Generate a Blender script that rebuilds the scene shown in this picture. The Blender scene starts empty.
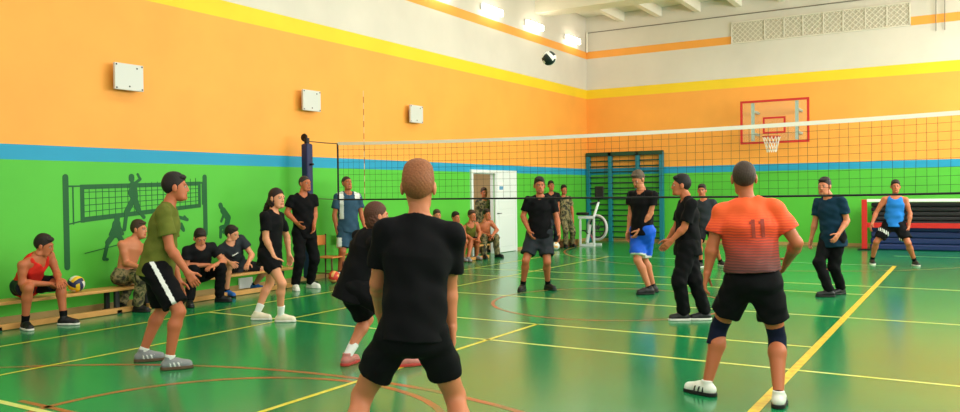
import bpy, math, random
import numpy as np
random.seed(7)
SC = bpy.context.scene
COL = SC.collection
PI = math.pi
def V(*a): return np.array(a, float)
def unit(v): return v / max(np.linalg.norm(v), 1e-9)
# ------------------------------------------------------------------ materials
def lin(c): return tuple(((x / 255) / 12.92 if x <= 10 else (((x / 255) + .055) / 1.055) ** 2.4) for x in c)
MATS = {}
def mat(name, c, rough=.6, metal=0., spec=.4, emit=None, es=1., alpha=1., noise=0., nscale=8.):
    if name in MATS: return MATS[name]
    m = bpy.data.materials.new(name); m.use_nodes = True
    nt = m.node_tree; b = nt.nodes['Principled BSDF']
    b.inputs['Base Color'].default_value = (*lin(c), 1)
    b.inputs['Roughness'].default_value = rough; b.inputs['Metallic'].default_value = metal
    b.inputs['Specular IOR Level'].default_value = spec
    if emit: b.inputs['Emission Color'].default_value = (*lin(emit), 1); b.inputs['Emission Strength'].default_value = es
    if alpha < 1: b.inputs['Alpha'].default_value = alpha
    if noise:
        tc = nt.nodes.new('ShaderNodeTexCoord'); n = nt.nodes.new('ShaderNodeTexNoise'); n.inputs['Scale'].default_value = nscale
        n.inputs['Detail'].default_value = 4
        mx = nt.nodes.new('ShaderNodeMixRGB'); mx.blend_type = 'MULTIPLY'; mx.inputs[0].default_value = 1
        mr = nt.nodes.new('ShaderNodeMapRange'); mr.inputs[3].default_value = 1 - noise; mr.inputs[4].default_value = 1 + noise
        nt.links.new(tc.outputs['Object'], n.inputs['Vector']); nt.links.new(n.outputs['Fac'], mr.inputs[0])
        mx.inputs[1].default_value = (*lin(c), 1); nt.links.new(mr.outputs[0], mx.inputs[2])
        nt.links.new(mx.outputs[0], b.inputs['Base Color'])
    MATS[name] = m; return m
def ramp_node(nt, stops, interp='CONSTANT'):
    r = nt.nodes.new('ShaderNodeValToRGB'); r.color_ramp.interpolation = interp
    e = r.color_ramp.elements
    while len(e) < len(stops): e.new(.5)
    for k, (p, c) in enumerate(stops): e[k].position = p; e[k].color = (*lin(c), 1)
    return r
# ------------------------------------------------------------------ object helpers
def link(o, parent=None, **props):
    COL.objects.link(o)
    if parent is not None: o.parent = parent
    for k, v in props.items(): o[k] = v
    return o
def mesh_obj(name, verts, faces, mats, parent=None, loc=(0, 0, 0), mi=None, smooth=False, **props):
    me = bpy.data.meshes.new(name)
    me.from_pydata([tuple(map(float, v)) for v in verts], [], [tuple(map(int, f)) for f in faces])
    for m in (mats if isinstance(mats, (list, tuple)) else [mats]): me.materials.append(m)
    if mi is not None: me.polygons.foreach_set('material_index', np.asarray(mi, np.int32))
    if smooth: me.polygons.foreach_set('use_smooth', [True] * len(me.polygons))
    me.update()
    o = bpy.data.objects.new(name, me); o.location = loc
    return link(o, parent, **props)
def empty(name, loc=(0, 0, 0), **props):
    o = bpy.data.objects.new(name, None); o.location = loc; o.empty_display_size = .1
    return link(o, None, **props)
class MB:
    """collects simple shapes into one mesh"""
    def __init__(s): s.v = []; s.f = []; s.m = []; s.mi = 0
    def add(s, v, f):
        n = len(s.v); s.v += [tuple(x) for x in v]; s.f += [tuple(i + n for i in q) for q in f]; s.m += [s.mi] * len(f); return s
    def box(s, x0, y0, z0, x1, y1, z1):
        v = [(x, y, z) for z in (z0, z1) for x, y in ((x0, y0), (x1, y0), (x1, y1), (x0, y1))]
        return s.add(v, [(3, 2, 1, 0), (4, 5, 6, 7), (0, 1, 5, 4), (1, 2, 6, 5), (2, 3, 7, 6), (3, 0, 4, 7)])
    def tube(s, a, b, r0, r1=None, n=10):
        a = np.array(a, float); b = np.array(b, float); r1 = r0 if r1 is None else r1
        d = unit(b - a); e = unit(np.cross(d, (0, 0, 1) if abs(d[2]) < .9 else (1, 0, 0))); g = np.cross(d, e)
        v = []
        for p, r in ((a, r0), (b, r1)):
            v += [p + r * (math.cos(2 * PI * k / n) * e + math.sin(2 * PI * k / n) * g) for k in range(n)]
        f = [(k, (k + 1) % n, n + (k + 1) % n, n + k) for k in range(n)] + [tuple(range(n - 1, -1, -1)), tuple(range(n, 2 * n))]
        return s.add(v, f)
    def path(s, pts, r, n=8):
        for a, b in zip(pts[:-1], pts[1:]): s.tube(a, b, r, r, n)
        return s
    def ring(s, c, ax, R, r, n=24, m=8, a0=0, a1=2 * PI):
        c = np.array(c, float); ax = unit(np.array(ax, float)); e = unit(np.cross(ax, (0, 0, 1) if abs(ax[2]) < .9 else (1, 0, 0))); g = np.cross(ax, e)
        full = abs(a1 - a0 - 2 * PI) < 1e-6; N = n if full else n + 1; v = []
        for k in range(N):
            t = a0 + (a1 - a0) * k / n; d = math.cos(t) * e + math.sin(t) * g
            v += [c + d * (R + r * math.cos(2 * PI * j / m)) + ax * r * math.sin(2 * PI * j / m) for j in range(m)]
        f = []
        for k in range(n):
            k2 = (k + 1) % N
            f += [(k * m + j, k2 * m + j, k2 * m + (j + 1) % m, k * m + (j + 1) % m) for j in range(m)]
        return s.add(v, f)
    def prism(s, poly, axis, t0, t1):
        """poly of 2D points extruded along axis 0/1/2"""
        n = len(poly); v = []
        for t in (t0, t1):
            for p in poly: q = list(p); q.insert(axis, t); v.append(q)
        return s.add(v, [tuple(range(n - 1, -1, -1)), tuple(range(n, 2 * n))] + [(k, (k + 1) % n, n + (k + 1) % n, n + k) for k in range(n)])
    def build(s, name, mats, parent=None, loc=(0, 0, 0), smooth=False, bevel=0, **props):
        o = mesh_obj(name, s.v, s.f, mats, parent, loc, s.m, smooth, **props)
        if bevel:
            b = o.modifiers.new('bevel', 'BEVEL'); b.width = bevel; b.segments = 2; b.limit_method = 'ANGLE'
        return o
# ------------------------------------------------------------------ signed-distance modelling
class Grid:
    def __init__(s, lo, hi, h):
        s.h = h; s.lo = np.array(lo, float); n = np.ceil((np.array(hi, float) - s.lo) / h).astype(int) + 1
        s.n = n; s.d = np.full(n, .25, np.float32)
        s.ax = [(s.lo[i] + h * np.arange(n[i])).astype(np.float32) for i in range(3)]
    def sub(s, lo, hi):
        a = np.clip(np.floor((np.array(lo) - s.lo) / s.h).astype(int), 0, s.n); b = np.clip(np.ceil((np.array(hi) - s.lo) / s.h).astype(int) + 1, 0, s.n)
        sl = tuple(slice(a[i], b[i]) for i in range(3))
        if (b <= a).any(): return None, None
        return sl, (s.ax[0][sl[0]][:, None, None], s.ax[1][sl[1]][None, :, None], s.ax[2][sl[2]][None, None, :])
    def apply(s, prim, k=.03, mode='u'):
        fn, lo, hi = prim; pad = k + 3 * s.h
        sl, X = s.sub(lo - pad, hi + pad)
        if sl is None: return
        b = fn(X).astype(np.float32); a = s.d[sl]
        if mode == 's': b = -b; h = np.maximum(k - np.abs(a - b), 0) / k; s.d[sl] = np.maximum(a, b) + h * h * k / 4
        else: h = np.maximum(k - np.abs(a - b), 0) / k; s.d[sl] = np.minimum(a, b) - h * h * k / 4
    def cut(s, p, n):
        X = s.ax; s.d = np.maximum(s.d, (X[0][:, None, None] - p[0]) * n[0] + (X[1][None, :, None] - p[1]) * n[1] + (X[2][None, None, :] - p[2]) * n[2]).astype(np.float32)
    def wrinkle(s, amp, wl, seed):
        r = np.random.RandomState(seed); X = s.ax; t = 0
        for k in range(5):
            d = unit(r.randn(3) * V(1, 1, 1.3)); ph = r.rand() * 6.28; w = 2 * PI / (wl * (.6 + .8 * r.rand()))
            t = t + np.sin(w * (X[0][:, None, None] * d[0] + X[1][None, :, None] * d[1] + X[2][None, None, :] * d[2]) + ph)
        s.d = (s.d + amp * (t / 2.2 - .8)).astype(np.float32)
    def mesh(s):
        d = s.d; d = np.pad(d, 1, constant_values=.25)
        ins = d < 0
        c = np.zeros(np.array(d.shape) - 1, np.int8)
        offs = [(i, j, k) for i in (0, 1) for j in (0, 1) for k in (0, 1)]
        sh = c.shape
        for o in offs: c += ins[o[0]:o[0] + sh[0], o[1]:o[1] + sh[1], o[2]:o[2] + sh[2]]
        act = np.argwhere((c > 0) & (c < 8))
        if not len(act): return np.zeros((0, 3)), np.zeros((0, 4), int)
        idx = np.full(sh, -1, np.int32); idx[tuple(act.T)] = np.arange(len(act))
        acc = np.zeros((len(act), 3)); cnt = np.zeros(len(act))
        for ax in range(3):
            for u in (0, 1):
                for w in (0, 1):
                    o0 = [0, 0, 0]; oth = [i for i in range(3) if i != ax]; o0[oth[0]] = u; o0[oth[1]] = w; o1 = list(o0); o1[ax] = 1
                    A = d[act[:, 0] + o0[0], act[:, 1] + o0[1], act[:, 2] + o0[2]]; B = d[act[:, 0] + o1[0], act[:, 1] + o1[1], act[:, 2] + o1[2]]
                    m = (A < 0) != (B < 0); t = np.where(m, A / np.where(m, A - B, 1), 0)
                    p = np.tile(np.array(o0, float), (len(act), 1)); p[:, ax] += t
                    acc[m] += p[m]; cnt[m] += 1
        v = (act + acc / cnt[:, None] - 1) * s.h + s.lo
        F = []
        for ax in range(3):
            n0 = [slice(1, -1)] * 3; n0[ax] = slice(0, -1); n1 = [slice(1, -1)] * 3; n1[ax] = slice(1, None)
            a = ins[tuple(n0)]; b = ins[tuple(n1)]
            e = np.argwhere(a != b)
            if not len(e): continue
            flip = a[tuple(e.T)]
            base = e.copy(); o1, o2 = (ax + 1) % 3, (ax + 2) % 3
            base[:, o1] += 1; base[:, o2] += 1
            q = []
            for du, dv in ((-1, -1), (0, -1), (0, 0), (-1, 0)):
                t = base.copy(); t[:, o1] += du; t[:, o2] += dv; q.append(idx[t[:, 0], t[:, 1], t[:, 2]])
            q = np.stack(q, 1); q[~flip] = q[~flip][:, ::-1]; F.append(q)
        F = np.concatenate(F); F = F[(F >= 0).all(1)]
        return v, F
def cone(a, b, ra, rb, f=None, kf=1., cutp=None, cutn=None):
    a = np.array(a, float); b = np.array(b, float); R = max(ra, rb); lo = np.minimum(a, b) - R; hi = np.maximum(a, b) + R
    def fn(X):
        q = [X[i] - a[i] for i in range(3)]; ab = b - a; corr = 1.
        if f is not None:
            c = (q[0] * f[0] + q[1] * f[1] + q[2] * f[2]) * (1 / kf - 1)
            q = [q[i] + c * f[i] for i in range(3)]; ab = ab + f * ab.dot(f) * (1 / kf - 1); corr = .35 + .65 * kf
        t = np.clip((q[0] * ab[0] + q[1] * ab[1] + q[2] * ab[2]) / max(ab.dot(ab), 1e-9), 0, 1)
        r = np.sqrt((q[0] - t * ab[0]) ** 2 + (q[1] - t * ab[1]) ** 2 + (q[2] - t * ab[2]) ** 2) - (ra + t * (rb - ra))
        r = r * corr
        if cutp is not None: r = np.maximum(r, (X[0] - cutp[0]) * cutn[0] + (X[1] - cutp[1]) * cutn[1] + (X[2] - cutp[2]) * cutn[2])
        return r
    return fn, lo, hi
def ell(c, A, r):
    c = np.array(c, float); R = max(r); lo = c - R; hi = c + R
    def fn(X):
        q = [X[i] - c[i] for i in range(3)]
        k0 = k1 = 0
        for j in range(3):
            w = q[0] * A[j][0] + q[1] * A[j][1] + q[2] * A[j][2]
            k0 = k0 + (w / r[j]) ** 2; k1 = k1 + (w / r[j] ** 2) ** 2
        k0 = np.sqrt(k0); k1 = np.sqrt(k1) + 1e-6
        return k0 * (k0 - 1) / k1
    return fn, lo, hi
def sdf(prims, h, k=.03, cuts=(), subs=(), wrinkle=None, pad=.04):
    lo = np.min([p[1] for p in prims], 0) - pad; hi = np.max([p[2] for p in prims], 0) + pad
    g = Grid(lo, hi, h)
    for p in prims:
        g.apply(p[:3], p[3] if len(p) > 3 else k)
    if wrinkle: g.wrinkle(*wrinkle)
    for p, n in cuts: g.cut(p, n)
    for p in subs: g.apply(p[:3], p[3] if len(p) > 3 else .006, 's')
    return g.mesh()
def smesh(name, vf, mats, parent, pred=None, loc=(0, 0, 0), **props):
    v, f = vf
    me = bpy.data.meshes.new(name)
    nv, nf = len(v), len(f)
    me.vertices.add(nv); me.vertices.foreach_set('co', np.asarray(v, np.float32).ravel())
    me.loops.add(nf * 4); me.loops.foreach_set('vertex_index', np.asarray(f, np.int32).ravel())
    me.polygons.add(nf); me.polygons.foreach_set('loop_start', np.arange(0, nf * 4, 4, dtype=np.int32))
    me.polygons.foreach_set('loop_total', np.full(nf, 4, np.int32))
    me.polygons.foreach_set('use_smooth', np.ones(nf, bool))
    for m in (mats if isinstance(mats, (list, tuple)) else [mats]): me.materials.append(m)
    if pred is not None:
        c = v[f].mean(1); me.polygons.foreach_set('material_index', np.asarray(pred(c), np.int32))
    me.update(calc_edges=True); me.validate()
    o = bpy.data.objects.new(name, me); o.location = loc
    return link(o, parent, **props)
WORLD, E_WIN, E_CEIL, EXPOSURE = 0.75, 400, 38, 0.3
# joints of every figure, metres from the point on the floor it stands over
POSE = {
'red': {"P":[-0.424,-0.011,0.473],"N":[-0.065,-0.062,0.853],"H":[-0.032,-0.007,0.969],"hL":[-0.445,0.068,0.473],"hR":[-0.403,-0.091,0.473],"sL":[-0.135,0.119,0.847],"sR":[-0.09,-0.231,0.758],"eL":[-0.097,0.184,0.627],"wL":[0.128,0.072,0.552],"eR":[-0.096,-0.24,0.549],"wR":[0.047,-0.002,0.52],"kL":[-0.04,0.207,0.504],"aL":[0.001,0.196,0.081],"tL":[0.869,0.495,-0.0],"kR":[0.004,-0.224,0.493],"aR":[-0.098,-0.213,0.081],"tR":[0.984,-0.18,-0.0],"F":[0.967,0.253,-0.0],"T":[0.942,0.336,-0.0],"X":[0.744,0.616,-0.259],"G":[-9.385,5.494,0.0],"S":1.75},
'shirtless': {"P":[-0.149,-0.004,0.475],"N":[-0.08,0.094,0.94],"H":[-0.036,0.158,1.086],"hL":[-0.17,0.075,0.475],"hR":[-0.129,-0.082,0.475],"sL":[-0.126,0.253,0.842],"sR":[-0.055,-0.092,0.904],"eL":[-0.079,0.319,0.637],"wL":[0.117,0.219,0.502],"eR":[-0.028,-0.055,0.655],"wR":[0.212,0.013,0.592],"kL":[0.241,-0.017,0.473],"aL":[0.104,0.014,0.079],"tL":[0.967,0.255,-0.0],"kR":[-0.376,0.238,0.358],"aR":[-0.205,-0.022,0.079],"tR":[0.996,-0.091,-0.0],"F":[0.967,0.255,-0.0],"T":[0.985,0.17,-0.0],"X":[0.908,0.419,0.0],"G":[-9.633,6.796,0.0],"S":1.72},
'green': {"P":[-0.019,-0.026,0.881],"N":[0.046,0.061,1.454],"H":[0.086,0.114,1.618],"hL":[-0.087,0.025,0.881],"hR":[0.048,-0.076,0.881],"sL":[-0.091,0.186,1.377],"sR":[0.166,-0.086,1.389],"eL":[-0.066,0.176,1.038],"wL":[-0.012,0.199,0.758],"eR":[0.213,-0.056,1.081],"wR":[0.297,0.055,0.859],"kL":[-0.202,0.169,0.48],"aL":[-0.295,0.012,0.083],"tL":[0.629,0.777,-0.0],"kR":[0.283,-0.026,0.511],"aR":[0.227,-0.096,0.083],"tR":[0.629,0.777,-0.0],"F":[0.601,0.799,-0.0],"T":[0.731,0.682,-0.0],"X":[0.629,0.777,0.0],"G":[-6.338,4.771,0.0],"S":1.8},
'seatblack': {"P":[-0.387,0.192,0.398],"N":[-0.139,0.014,0.825],"H":[-0.137,0.016,0.932],"hL":[-0.373,0.273,0.398],"hR":[-0.401,0.111,0.398],"sL":[-0.095,0.201,0.791],"sR":[-0.248,-0.126,0.744],"eL":[0.002,0.318,0.577],"wL":[0.065,0.066,0.542],"eR":[-0.258,-0.137,0.548],"wR":[-0.072,0.084,0.549],"kL":[0.041,0.221,0.495],"aL":[-0.044,0.267,0.081],"tL":[0.939,0.345,-0.0],"kR":[-0.08,-0.157,0.492],"aR":[-0.051,-0.258,0.081],"tR":[0.867,-0.498,-0.0],"F":[0.985,-0.171,-0.0],"T":[0.941,-0.339,-0.0],"X":[0.853,-0.308,-0.423],"G":[-9.267,7.731,0.0],"S":1.75},
'seatblue': {"P":[-0.085,-0.064,0.433],"N":[0.109,-0.347,0.83],"H":[0.13,-0.324,0.944],"hL":[-0.089,0.018,0.433],"hR":[-0.081,-0.147,0.433],"sL":[0.147,-0.157,0.854],"sR":[0.019,-0.461,0.7],"eL":[0.25,-0.043,0.614],"wL":[0.381,-0.246,0.511],"eR":[0.026,-0.454,0.592],"wR":[0.277,-0.502,0.528],"kL":[0.134,0.374,0.35],"aL":[-0.193,0.407,0.081],"tL":[0.991,0.135,-0.0],"kR":[0.202,-0.463,0.487],"aR":[0.089,-0.412,0.081],"tR":[0.999,-0.039,-0.0],"F":[0.999,0.049,-0.0],"T":[0.992,-0.126,-0.0],"X":[0.938,0.301,-0.174],"G":[-9.771,8.864,0.0],"S":1.75},
'woman': {"P":[-0.014,-0.015,0.821],"N":[0.016,0.017,1.333],"H":[0.051,0.052,1.491],"hL":[-0.036,0.061,0.821],"hR":[0.007,-0.091,0.821],"sL":[-0.036,0.18,1.259],"sR":[0.06,-0.155,1.273],"eL":[-0.062,0.324,1.009],"wL":[-0.048,0.339,0.794],"eR":[0.064,-0.151,1.014],"wR":[0.126,-0.087,0.794],"kL":[-0.179,0.136,0.442],"aL":[-0.235,-0.038,0.077],"tL":[0.858,0.513,-0.0],"kR":[0.228,-0.062,0.475],"aR":[0.148,-0.014,0.077],"tR":[0.858,0.513,-0.0],"F":[0.962,0.274,-0.0],"T":[0.962,0.274,-0.0],"X":[1.0,0.015,0.0],"G":[-7.309,7.088,0.0],"S":1.68},
'blacklong': {"P":[0.004,0.003,0.936],"N":[-0.007,-0.006,1.532],"H":[0.024,0.023,1.709],"hL":[0.035,0.084,0.936],"hR":[-0.028,-0.077,0.936],"sL":[0.064,0.173,1.462],"sR":[-0.075,-0.183,1.454],"eL":[0.079,0.187,1.234],"wL":[0.189,0.04,1.029],"eR":[-0.13,-0.236,1.246],"wR":[0.096,-0.248,1.088],"kL":[0.118,0.116,0.494],"aL":[-0.048,0.185,0.085],"tL":[0.998,0.065,-0.0],"kR":[0.08,-0.184,0.511],"aR":[-0.051,-0.156,0.085],"tR":[0.806,-0.592,-0.0],"F":[0.932,-0.363,-0.0],"T":[0.932,-0.363,-0.0],"X":[0.994,-0.11,0.0],"G":[-9.271,9.698,0.0],"S":1.84},
'polo': {"P":[0.038,0.033,0.953],"N":[0.045,0.039,1.552],"H":[0.033,0.028,1.728],"hL":[0.087,0.105,0.953],"hR":[-0.011,-0.039,0.953],"sL":[0.152,0.197,1.476],"sR":[-0.064,-0.121,1.481],"eL":[0.198,0.224,1.15],"wL":[0.332,0.156,0.917],"eR":[-0.104,-0.168,1.152],"wR":[-0.065,-0.151,0.872],"kL":[0.143,0.071,0.505],"aL":[-0.01,0.122,0.085],"tL":[0.987,-0.159,-0.0],"kR":[0.044,-0.128,0.512],"aR":[-0.088,-0.078,0.085],"tR":[0.776,-0.631,-0.0],"F":[0.828,-0.561,-0.0],"T":[0.828,-0.561,-0.0],"X":[0.936,-0.325,0.139],"G":[-9.74,11.259,0.0],"S":1.85},
'crouch': {"P":[-0.166,-0.133,0.705],"N":[-0.049,-0.04,1.186],"H":[0.003,0.002,1.334],"hL":[-0.24,-0.104,0.705],"hR":[-0.091,-0.162,0.705],"sL":[-0.22,0.031,1.142],"sR":[0.089,-0.135,1.1],"eL":[-0.047,0.143,0.916],"wL":[-0.067,0.299,0.716],"eR":[0.174,-0.068,0.941],"wR":[0.268,0.008,0.779],"kL":[-0.244,0.148,0.373],"aL":[-0.251,-0.141,0.078],"tL":[-0.151,0.989,0.0],"kR":[0.233,-0.023,0.484],"aR":[0.225,0.052,0.078],"tR":[0.66,0.751,0.0],"F":[0.364,0.932,0.0],"T":[0.443,0.896,0.0],"X":[0.52,0.854,0.0],"G":[-4.57,5.71,0.0],"S":1.7},
'front': {"P":[0.032,0.024,0.82],"N":[0.069,0.051,1.401],"H":[0.064,0.048,1.573],"hL":[-0.036,-0.027,0.82],"hR":[0.099,0.074,0.82],"sL":[-0.075,-0.056,1.344],"sR":[0.203,0.152,1.316],"eL":[-0.192,0.022,1.068],"wL":[-0.311,0.185,0.888],"eR":[0.111,0.251,1.037],"wR":[0.122,0.259,0.831],"kL":[-0.287,-0.007,0.458],"aL":[-0.255,-0.229,0.083],"tL":[-0.881,0.473,0.0],"kR":[0.111,0.297,0.44],"aR":[0.319,0.152,0.083],"tR":[-0.289,0.957,0.0],"F":[-0.599,0.801,0.0],"T":[-0.599,0.801,0.0],"X":[-0.482,0.876,0.0],"G":[-2.527,3.378,0.0],"S":1.8},
'seatA': {"P":[-0.3,0.28,0.393],"N":[-0.295,0.283,0.872],"H":[-0.275,0.297,1.043],"hL":[-0.253,0.345,0.393],"hR":[-0.347,0.214,0.393],"sL":[-0.191,0.428,0.801],"sR":[-0.4,0.138,0.806],"eL":[-0.191,0.428,0.509],"wL":[-0.167,0.41,0.251],"eR":[-0.4,0.138,0.513],"wR":[-0.376,0.12,0.255],"kL":[0.113,0.15,0.467],"aL":[-0.042,0.146,0.079],"tL":[0.901,-0.435,-0.0],"kR":[-0.029,-0.042,0.495],"aR":[-0.04,-0.087,0.079],"tR":[0.697,-0.717,-0.0],"F":[0.811,-0.585,-0.0],"T":[0.811,-0.585,-0.0],"X":[0.811,-0.585,0.0],"G":[-9.477,13.932,0.0],"S":1.72},
'seatB': {"P":[-0.374,0.259,0.412],"N":[-0.168,-0.005,0.806],"H":[-0.115,0.037,0.98],"hL":[-0.343,0.333,0.412],"hR":[-0.404,0.184,0.412],"sL":[-0.1,0.174,0.8],"sR":[-0.291,-0.114,0.707],"eL":[-0.011,0.232,0.599],"wL":[0.092,0.027,0.481],"eR":[-0.231,-0.075,0.523],"wR":[0.024,-0.067,0.485],"kL":[0.043,0.172,0.461],"aL":[-0.103,0.259,0.079],"tL":[0.955,-0.295,-0.0],"kR":[-0.037,-0.021,0.447],"aR":[0.012,-0.213,0.079],"tR":[0.797,-0.604,-0.0],"F":[0.926,-0.377,-0.0],"T":[0.926,-0.377,-0.0],"X":[0.926,-0.377,0.0],"G":[-9.549,14.797,0.0],"S":1.72},
'seatC': {"P":[-0.325,0.292,0.424],"N":[-0.112,0.048,0.826],"H":[-0.075,0.078,1.005],"hL":[-0.293,0.367,0.424],"hR":[-0.357,0.218,0.424],"sL":[-0.047,0.228,0.812],"sR":[-0.235,-0.066,0.733],"eL":[0.015,0.266,0.614],"wL":[0.084,0.065,0.468],"eR":[-0.193,-0.04,0.581],"wR":[0.042,-0.037,0.473],"kL":[0.046,0.118,0.439],"aL":[-0.093,0.278,0.079],"tL":[0.95,-0.311,-0.0],"kR":[-0.023,-0.038,0.449],"aR":[0.004,-0.23,0.079],"tR":[0.787,-0.617,-0.0],"F":[0.92,-0.393,-0.0],"T":[0.92,-0.393,-0.0],"X":[0.92,-0.393,0.0],"G":[-9.544,15.347,0.0],"S":1.72},
'seatD': {"P":[-0.353,0.279,0.425],"N":[-0.193,-0.024,0.819],"H":[-0.134,0.018,1.004],"hL":[-0.32,0.354,0.425],"hR":[-0.387,0.205,0.425],"sL":[-0.108,0.151,0.826],"sR":[-0.32,-0.117,0.706],"eL":[0.013,0.222,0.647],"wL":[0.008,-0.005,0.518],"eR":[-0.288,-0.098,0.587],"wR":[-0.031,-0.12,0.546],"kL":[0.034,0.122,0.479],"aL":[-0.007,0.254,0.08],"tL":[0.986,-0.164,-0.0],"kR":[-0.136,-0.133,0.492],"aR":[-0.084,-0.213,0.08],"tR":[0.772,-0.635,-0.0],"F":[0.91,-0.414,-0.0],"T":[0.91,-0.414,-0.0],"X":[0.91,-0.414,0.0],"G":[-9.537,16.151,0.0],"S":1.74},
'player': {"P":[0.057,0.03,0.872],"N":[0.069,0.036,1.455],"H":[0.063,0.033,1.627],"hL":[0.126,0.079,0.872],"hR":[-0.012,-0.02,0.872],"sL":[0.22,0.144,1.379],"sR":[-0.085,-0.074,1.388],"eL":[0.287,0.179,1.11],"wL":[0.386,0.04,0.901],"eR":[-0.156,-0.111,1.156],"wR":[-0.016,-0.181,0.936],"kL":[0.215,-0.033,0.455],"aL":[0.119,0.175,0.083],"tL":[0.887,-0.462,-0.0],"kR":[-0.056,-0.223,0.483],"aR":[-0.179,-0.098,0.083],"tR":[0.216,-0.976,0.0],"F":[0.58,-0.814,-0.0],"T":[0.58,-0.814,-0.0],"X":[0.58,-0.814,0.0],"G":[-5.809,11.174,0.0],"S":1.8},
'blueshorts': {"P":[-0.067,-0.024,0.929],"N":[-0.069,-0.025,1.526],"H":[-0.117,-0.042,1.695],"hL":[0.013,-0.057,0.929],"hR":[-0.148,0.009,0.929],"sL":[0.116,-0.076,1.453],"sR":[-0.255,0.026,1.452],"eL":[0.08,-0.088,1.205],"wL":[-0.06,-0.153,0.962],"eR":[-0.264,0.023,1.2],"wR":[-0.281,-0.044,0.931],"kL":[-0.091,0.085,0.512],"aL":[0.029,0.16,0.085],"tL":[-0.77,-0.638,0.0],"kR":[-0.108,-0.135,0.501],"aR":[0.056,-0.089,0.085],"tR":[-0.77,-0.638,0.0],"F":[-0.38,-0.925,0.0],"T":[-0.264,-0.964,0.0],"X":[-0.315,-0.85,-0.423],"G":[-4.138,11.572,0.0],"S":1.85},
'blackpants': {"P":[-0.022,-0.007,0.876],"N":[-0.028,-0.009,1.434],"H":[-0.093,-0.028,1.588],"hL":[0.008,-0.082,0.876],"hR":[-0.052,0.068,0.876],"sL":[0.067,-0.16,1.365],"sR":[-0.122,0.144,1.364],"eL":[-0.012,-0.184,1.099],"wL":[-0.143,-0.224,0.959],"eR":[-0.211,0.14,1.082],"wR":[-0.302,0.112,0.937],"kL":[-0.08,-0.177,0.475],"aL":[-0.06,-0.046,0.079],"tL":[-0.85,-0.527,0.0],"kR":[0.056,0.001,0.475],"aR":[0.147,0.101,0.079],"tR":[-0.85,-0.527,0.0],"F":[-0.928,-0.372,0.0],"T":[-0.85,-0.527,0.0],"X":[-0.928,-0.372,0.0],"G":[-2.849,9.42,0.0],"S":1.72},
'behind': {"P":[-0.073,-0.02,0.806],"N":[-0.125,-0.034,1.324],"H":[-0.158,-0.044,1.509],"hL":[0.008,-0.012,0.806],"hR":[-0.153,-0.028,0.806],"sL":[0.059,-0.016,1.274],"sR":[-0.295,-0.049,1.238],"eL":[0.124,0.002,1.05],"wL":[0.186,-0.09,0.817],"eR":[-0.318,-0.056,1.05],"wR":[-0.29,-0.156,0.815],"kL":[0.081,0.002,0.392],"aL":[0.115,0.277,0.079],"tL":[0.713,-0.702,-0.0],"kR":[-0.152,-0.298,0.483],"aR":[-0.148,-0.19,0.079],"tR":[-0.08,-0.997,0.0],"F":[0.095,-0.995,0.0],"T":[0.095,-0.995,0.0],"X":[0.095,-0.995,0.0],"G":[-4.445,16.095,0.0],"S":1.72},
'orange': {"P":[0.101,0.024,0.875],"N":[0.066,0.016,1.451],"H":[0.043,0.01,1.619],"hL":[0.019,0.008,0.875],"hR":[0.182,0.041,0.875],"sL":[-0.111,-0.02,1.368],"sR":[0.251,0.054,1.391],"eL":[-0.174,-0.036,1.142],"wL":[-0.213,-0.045,0.933],"eR":[0.392,0.089,1.154],"wR":[0.288,0.279,0.999],"kL":[-0.174,0.11,0.497],"aL":[-0.237,0.007,0.082],"tL":[-0.96,0.281,0.0],"kR":[0.243,0.139,0.454],"aR":[0.293,-0.075,0.082],"tR":[-0.099,0.995,0.0],"F":[-0.202,0.979,0.0],"T":[-0.202,0.979,0.0],"X":[-0.32,0.947,0.0],"G":[-1.468,6.033,0.0],"S":1.78},
'teal': {"P":[0.011,0.002,0.841],"N":[-0.036,-0.005,1.403],"H":[-0.098,-0.014,1.556],"hL":[0.084,-0.036,0.841],"hR":[-0.062,0.039,0.841],"sL":[0.136,-0.073,1.347],"sR":[-0.197,0.064,1.32],"eL":[0.201,-0.064,1.074],"wL":[0.113,-0.235,0.898],"eR":[-0.239,0.059,1.036],"wR":[-0.287,0.052,0.818],"kL":[0.018,-0.013,0.42],"aL":[0.089,0.227,0.08],"tL":[-0.533,-0.846,0.0],"kR":[-0.154,-0.166,0.479],"aR":[-0.013,-0.163,0.08],"tR":[-0.922,-0.388,0.0],"F":[-0.457,-0.89,0.0],"T":[-0.378,-0.926,0.0],"X":[-0.295,-0.955,0.0],"G":[-1.712,12.463,0.0],"S":1.74},
'tank': {"P":[0.003,0.0,0.813],"N":[0.021,0.007,1.365],"H":[0.031,0.008,1.542],"hL":[0.085,0.014,0.813],"hR":[-0.079,-0.013,0.813],"sL":[0.2,0.036,1.288],"sR":[-0.161,-0.023,1.301],"eL":[0.28,0.042,1.01],"wL":[0.258,-0.036,0.759],"eR":[-0.312,-0.045,1.03],"wR":[-0.371,-0.189,0.817],"kL":[0.257,-0.146,0.451],"aL":[0.361,0.04,0.081],"tL":[0.411,-0.912,-0.0],"kR":[-0.3,-0.118,0.459],"aR":[-0.396,0.059,0.081],"tR":[0.246,-0.969,-0.0],"F":[0.161,-0.987,-0.0],"T":[0.161,-0.987,-0.0],"X":[0.161,-0.987,0.0],"G":[-1.325,17.819,0.0],"S":1.76},
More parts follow.
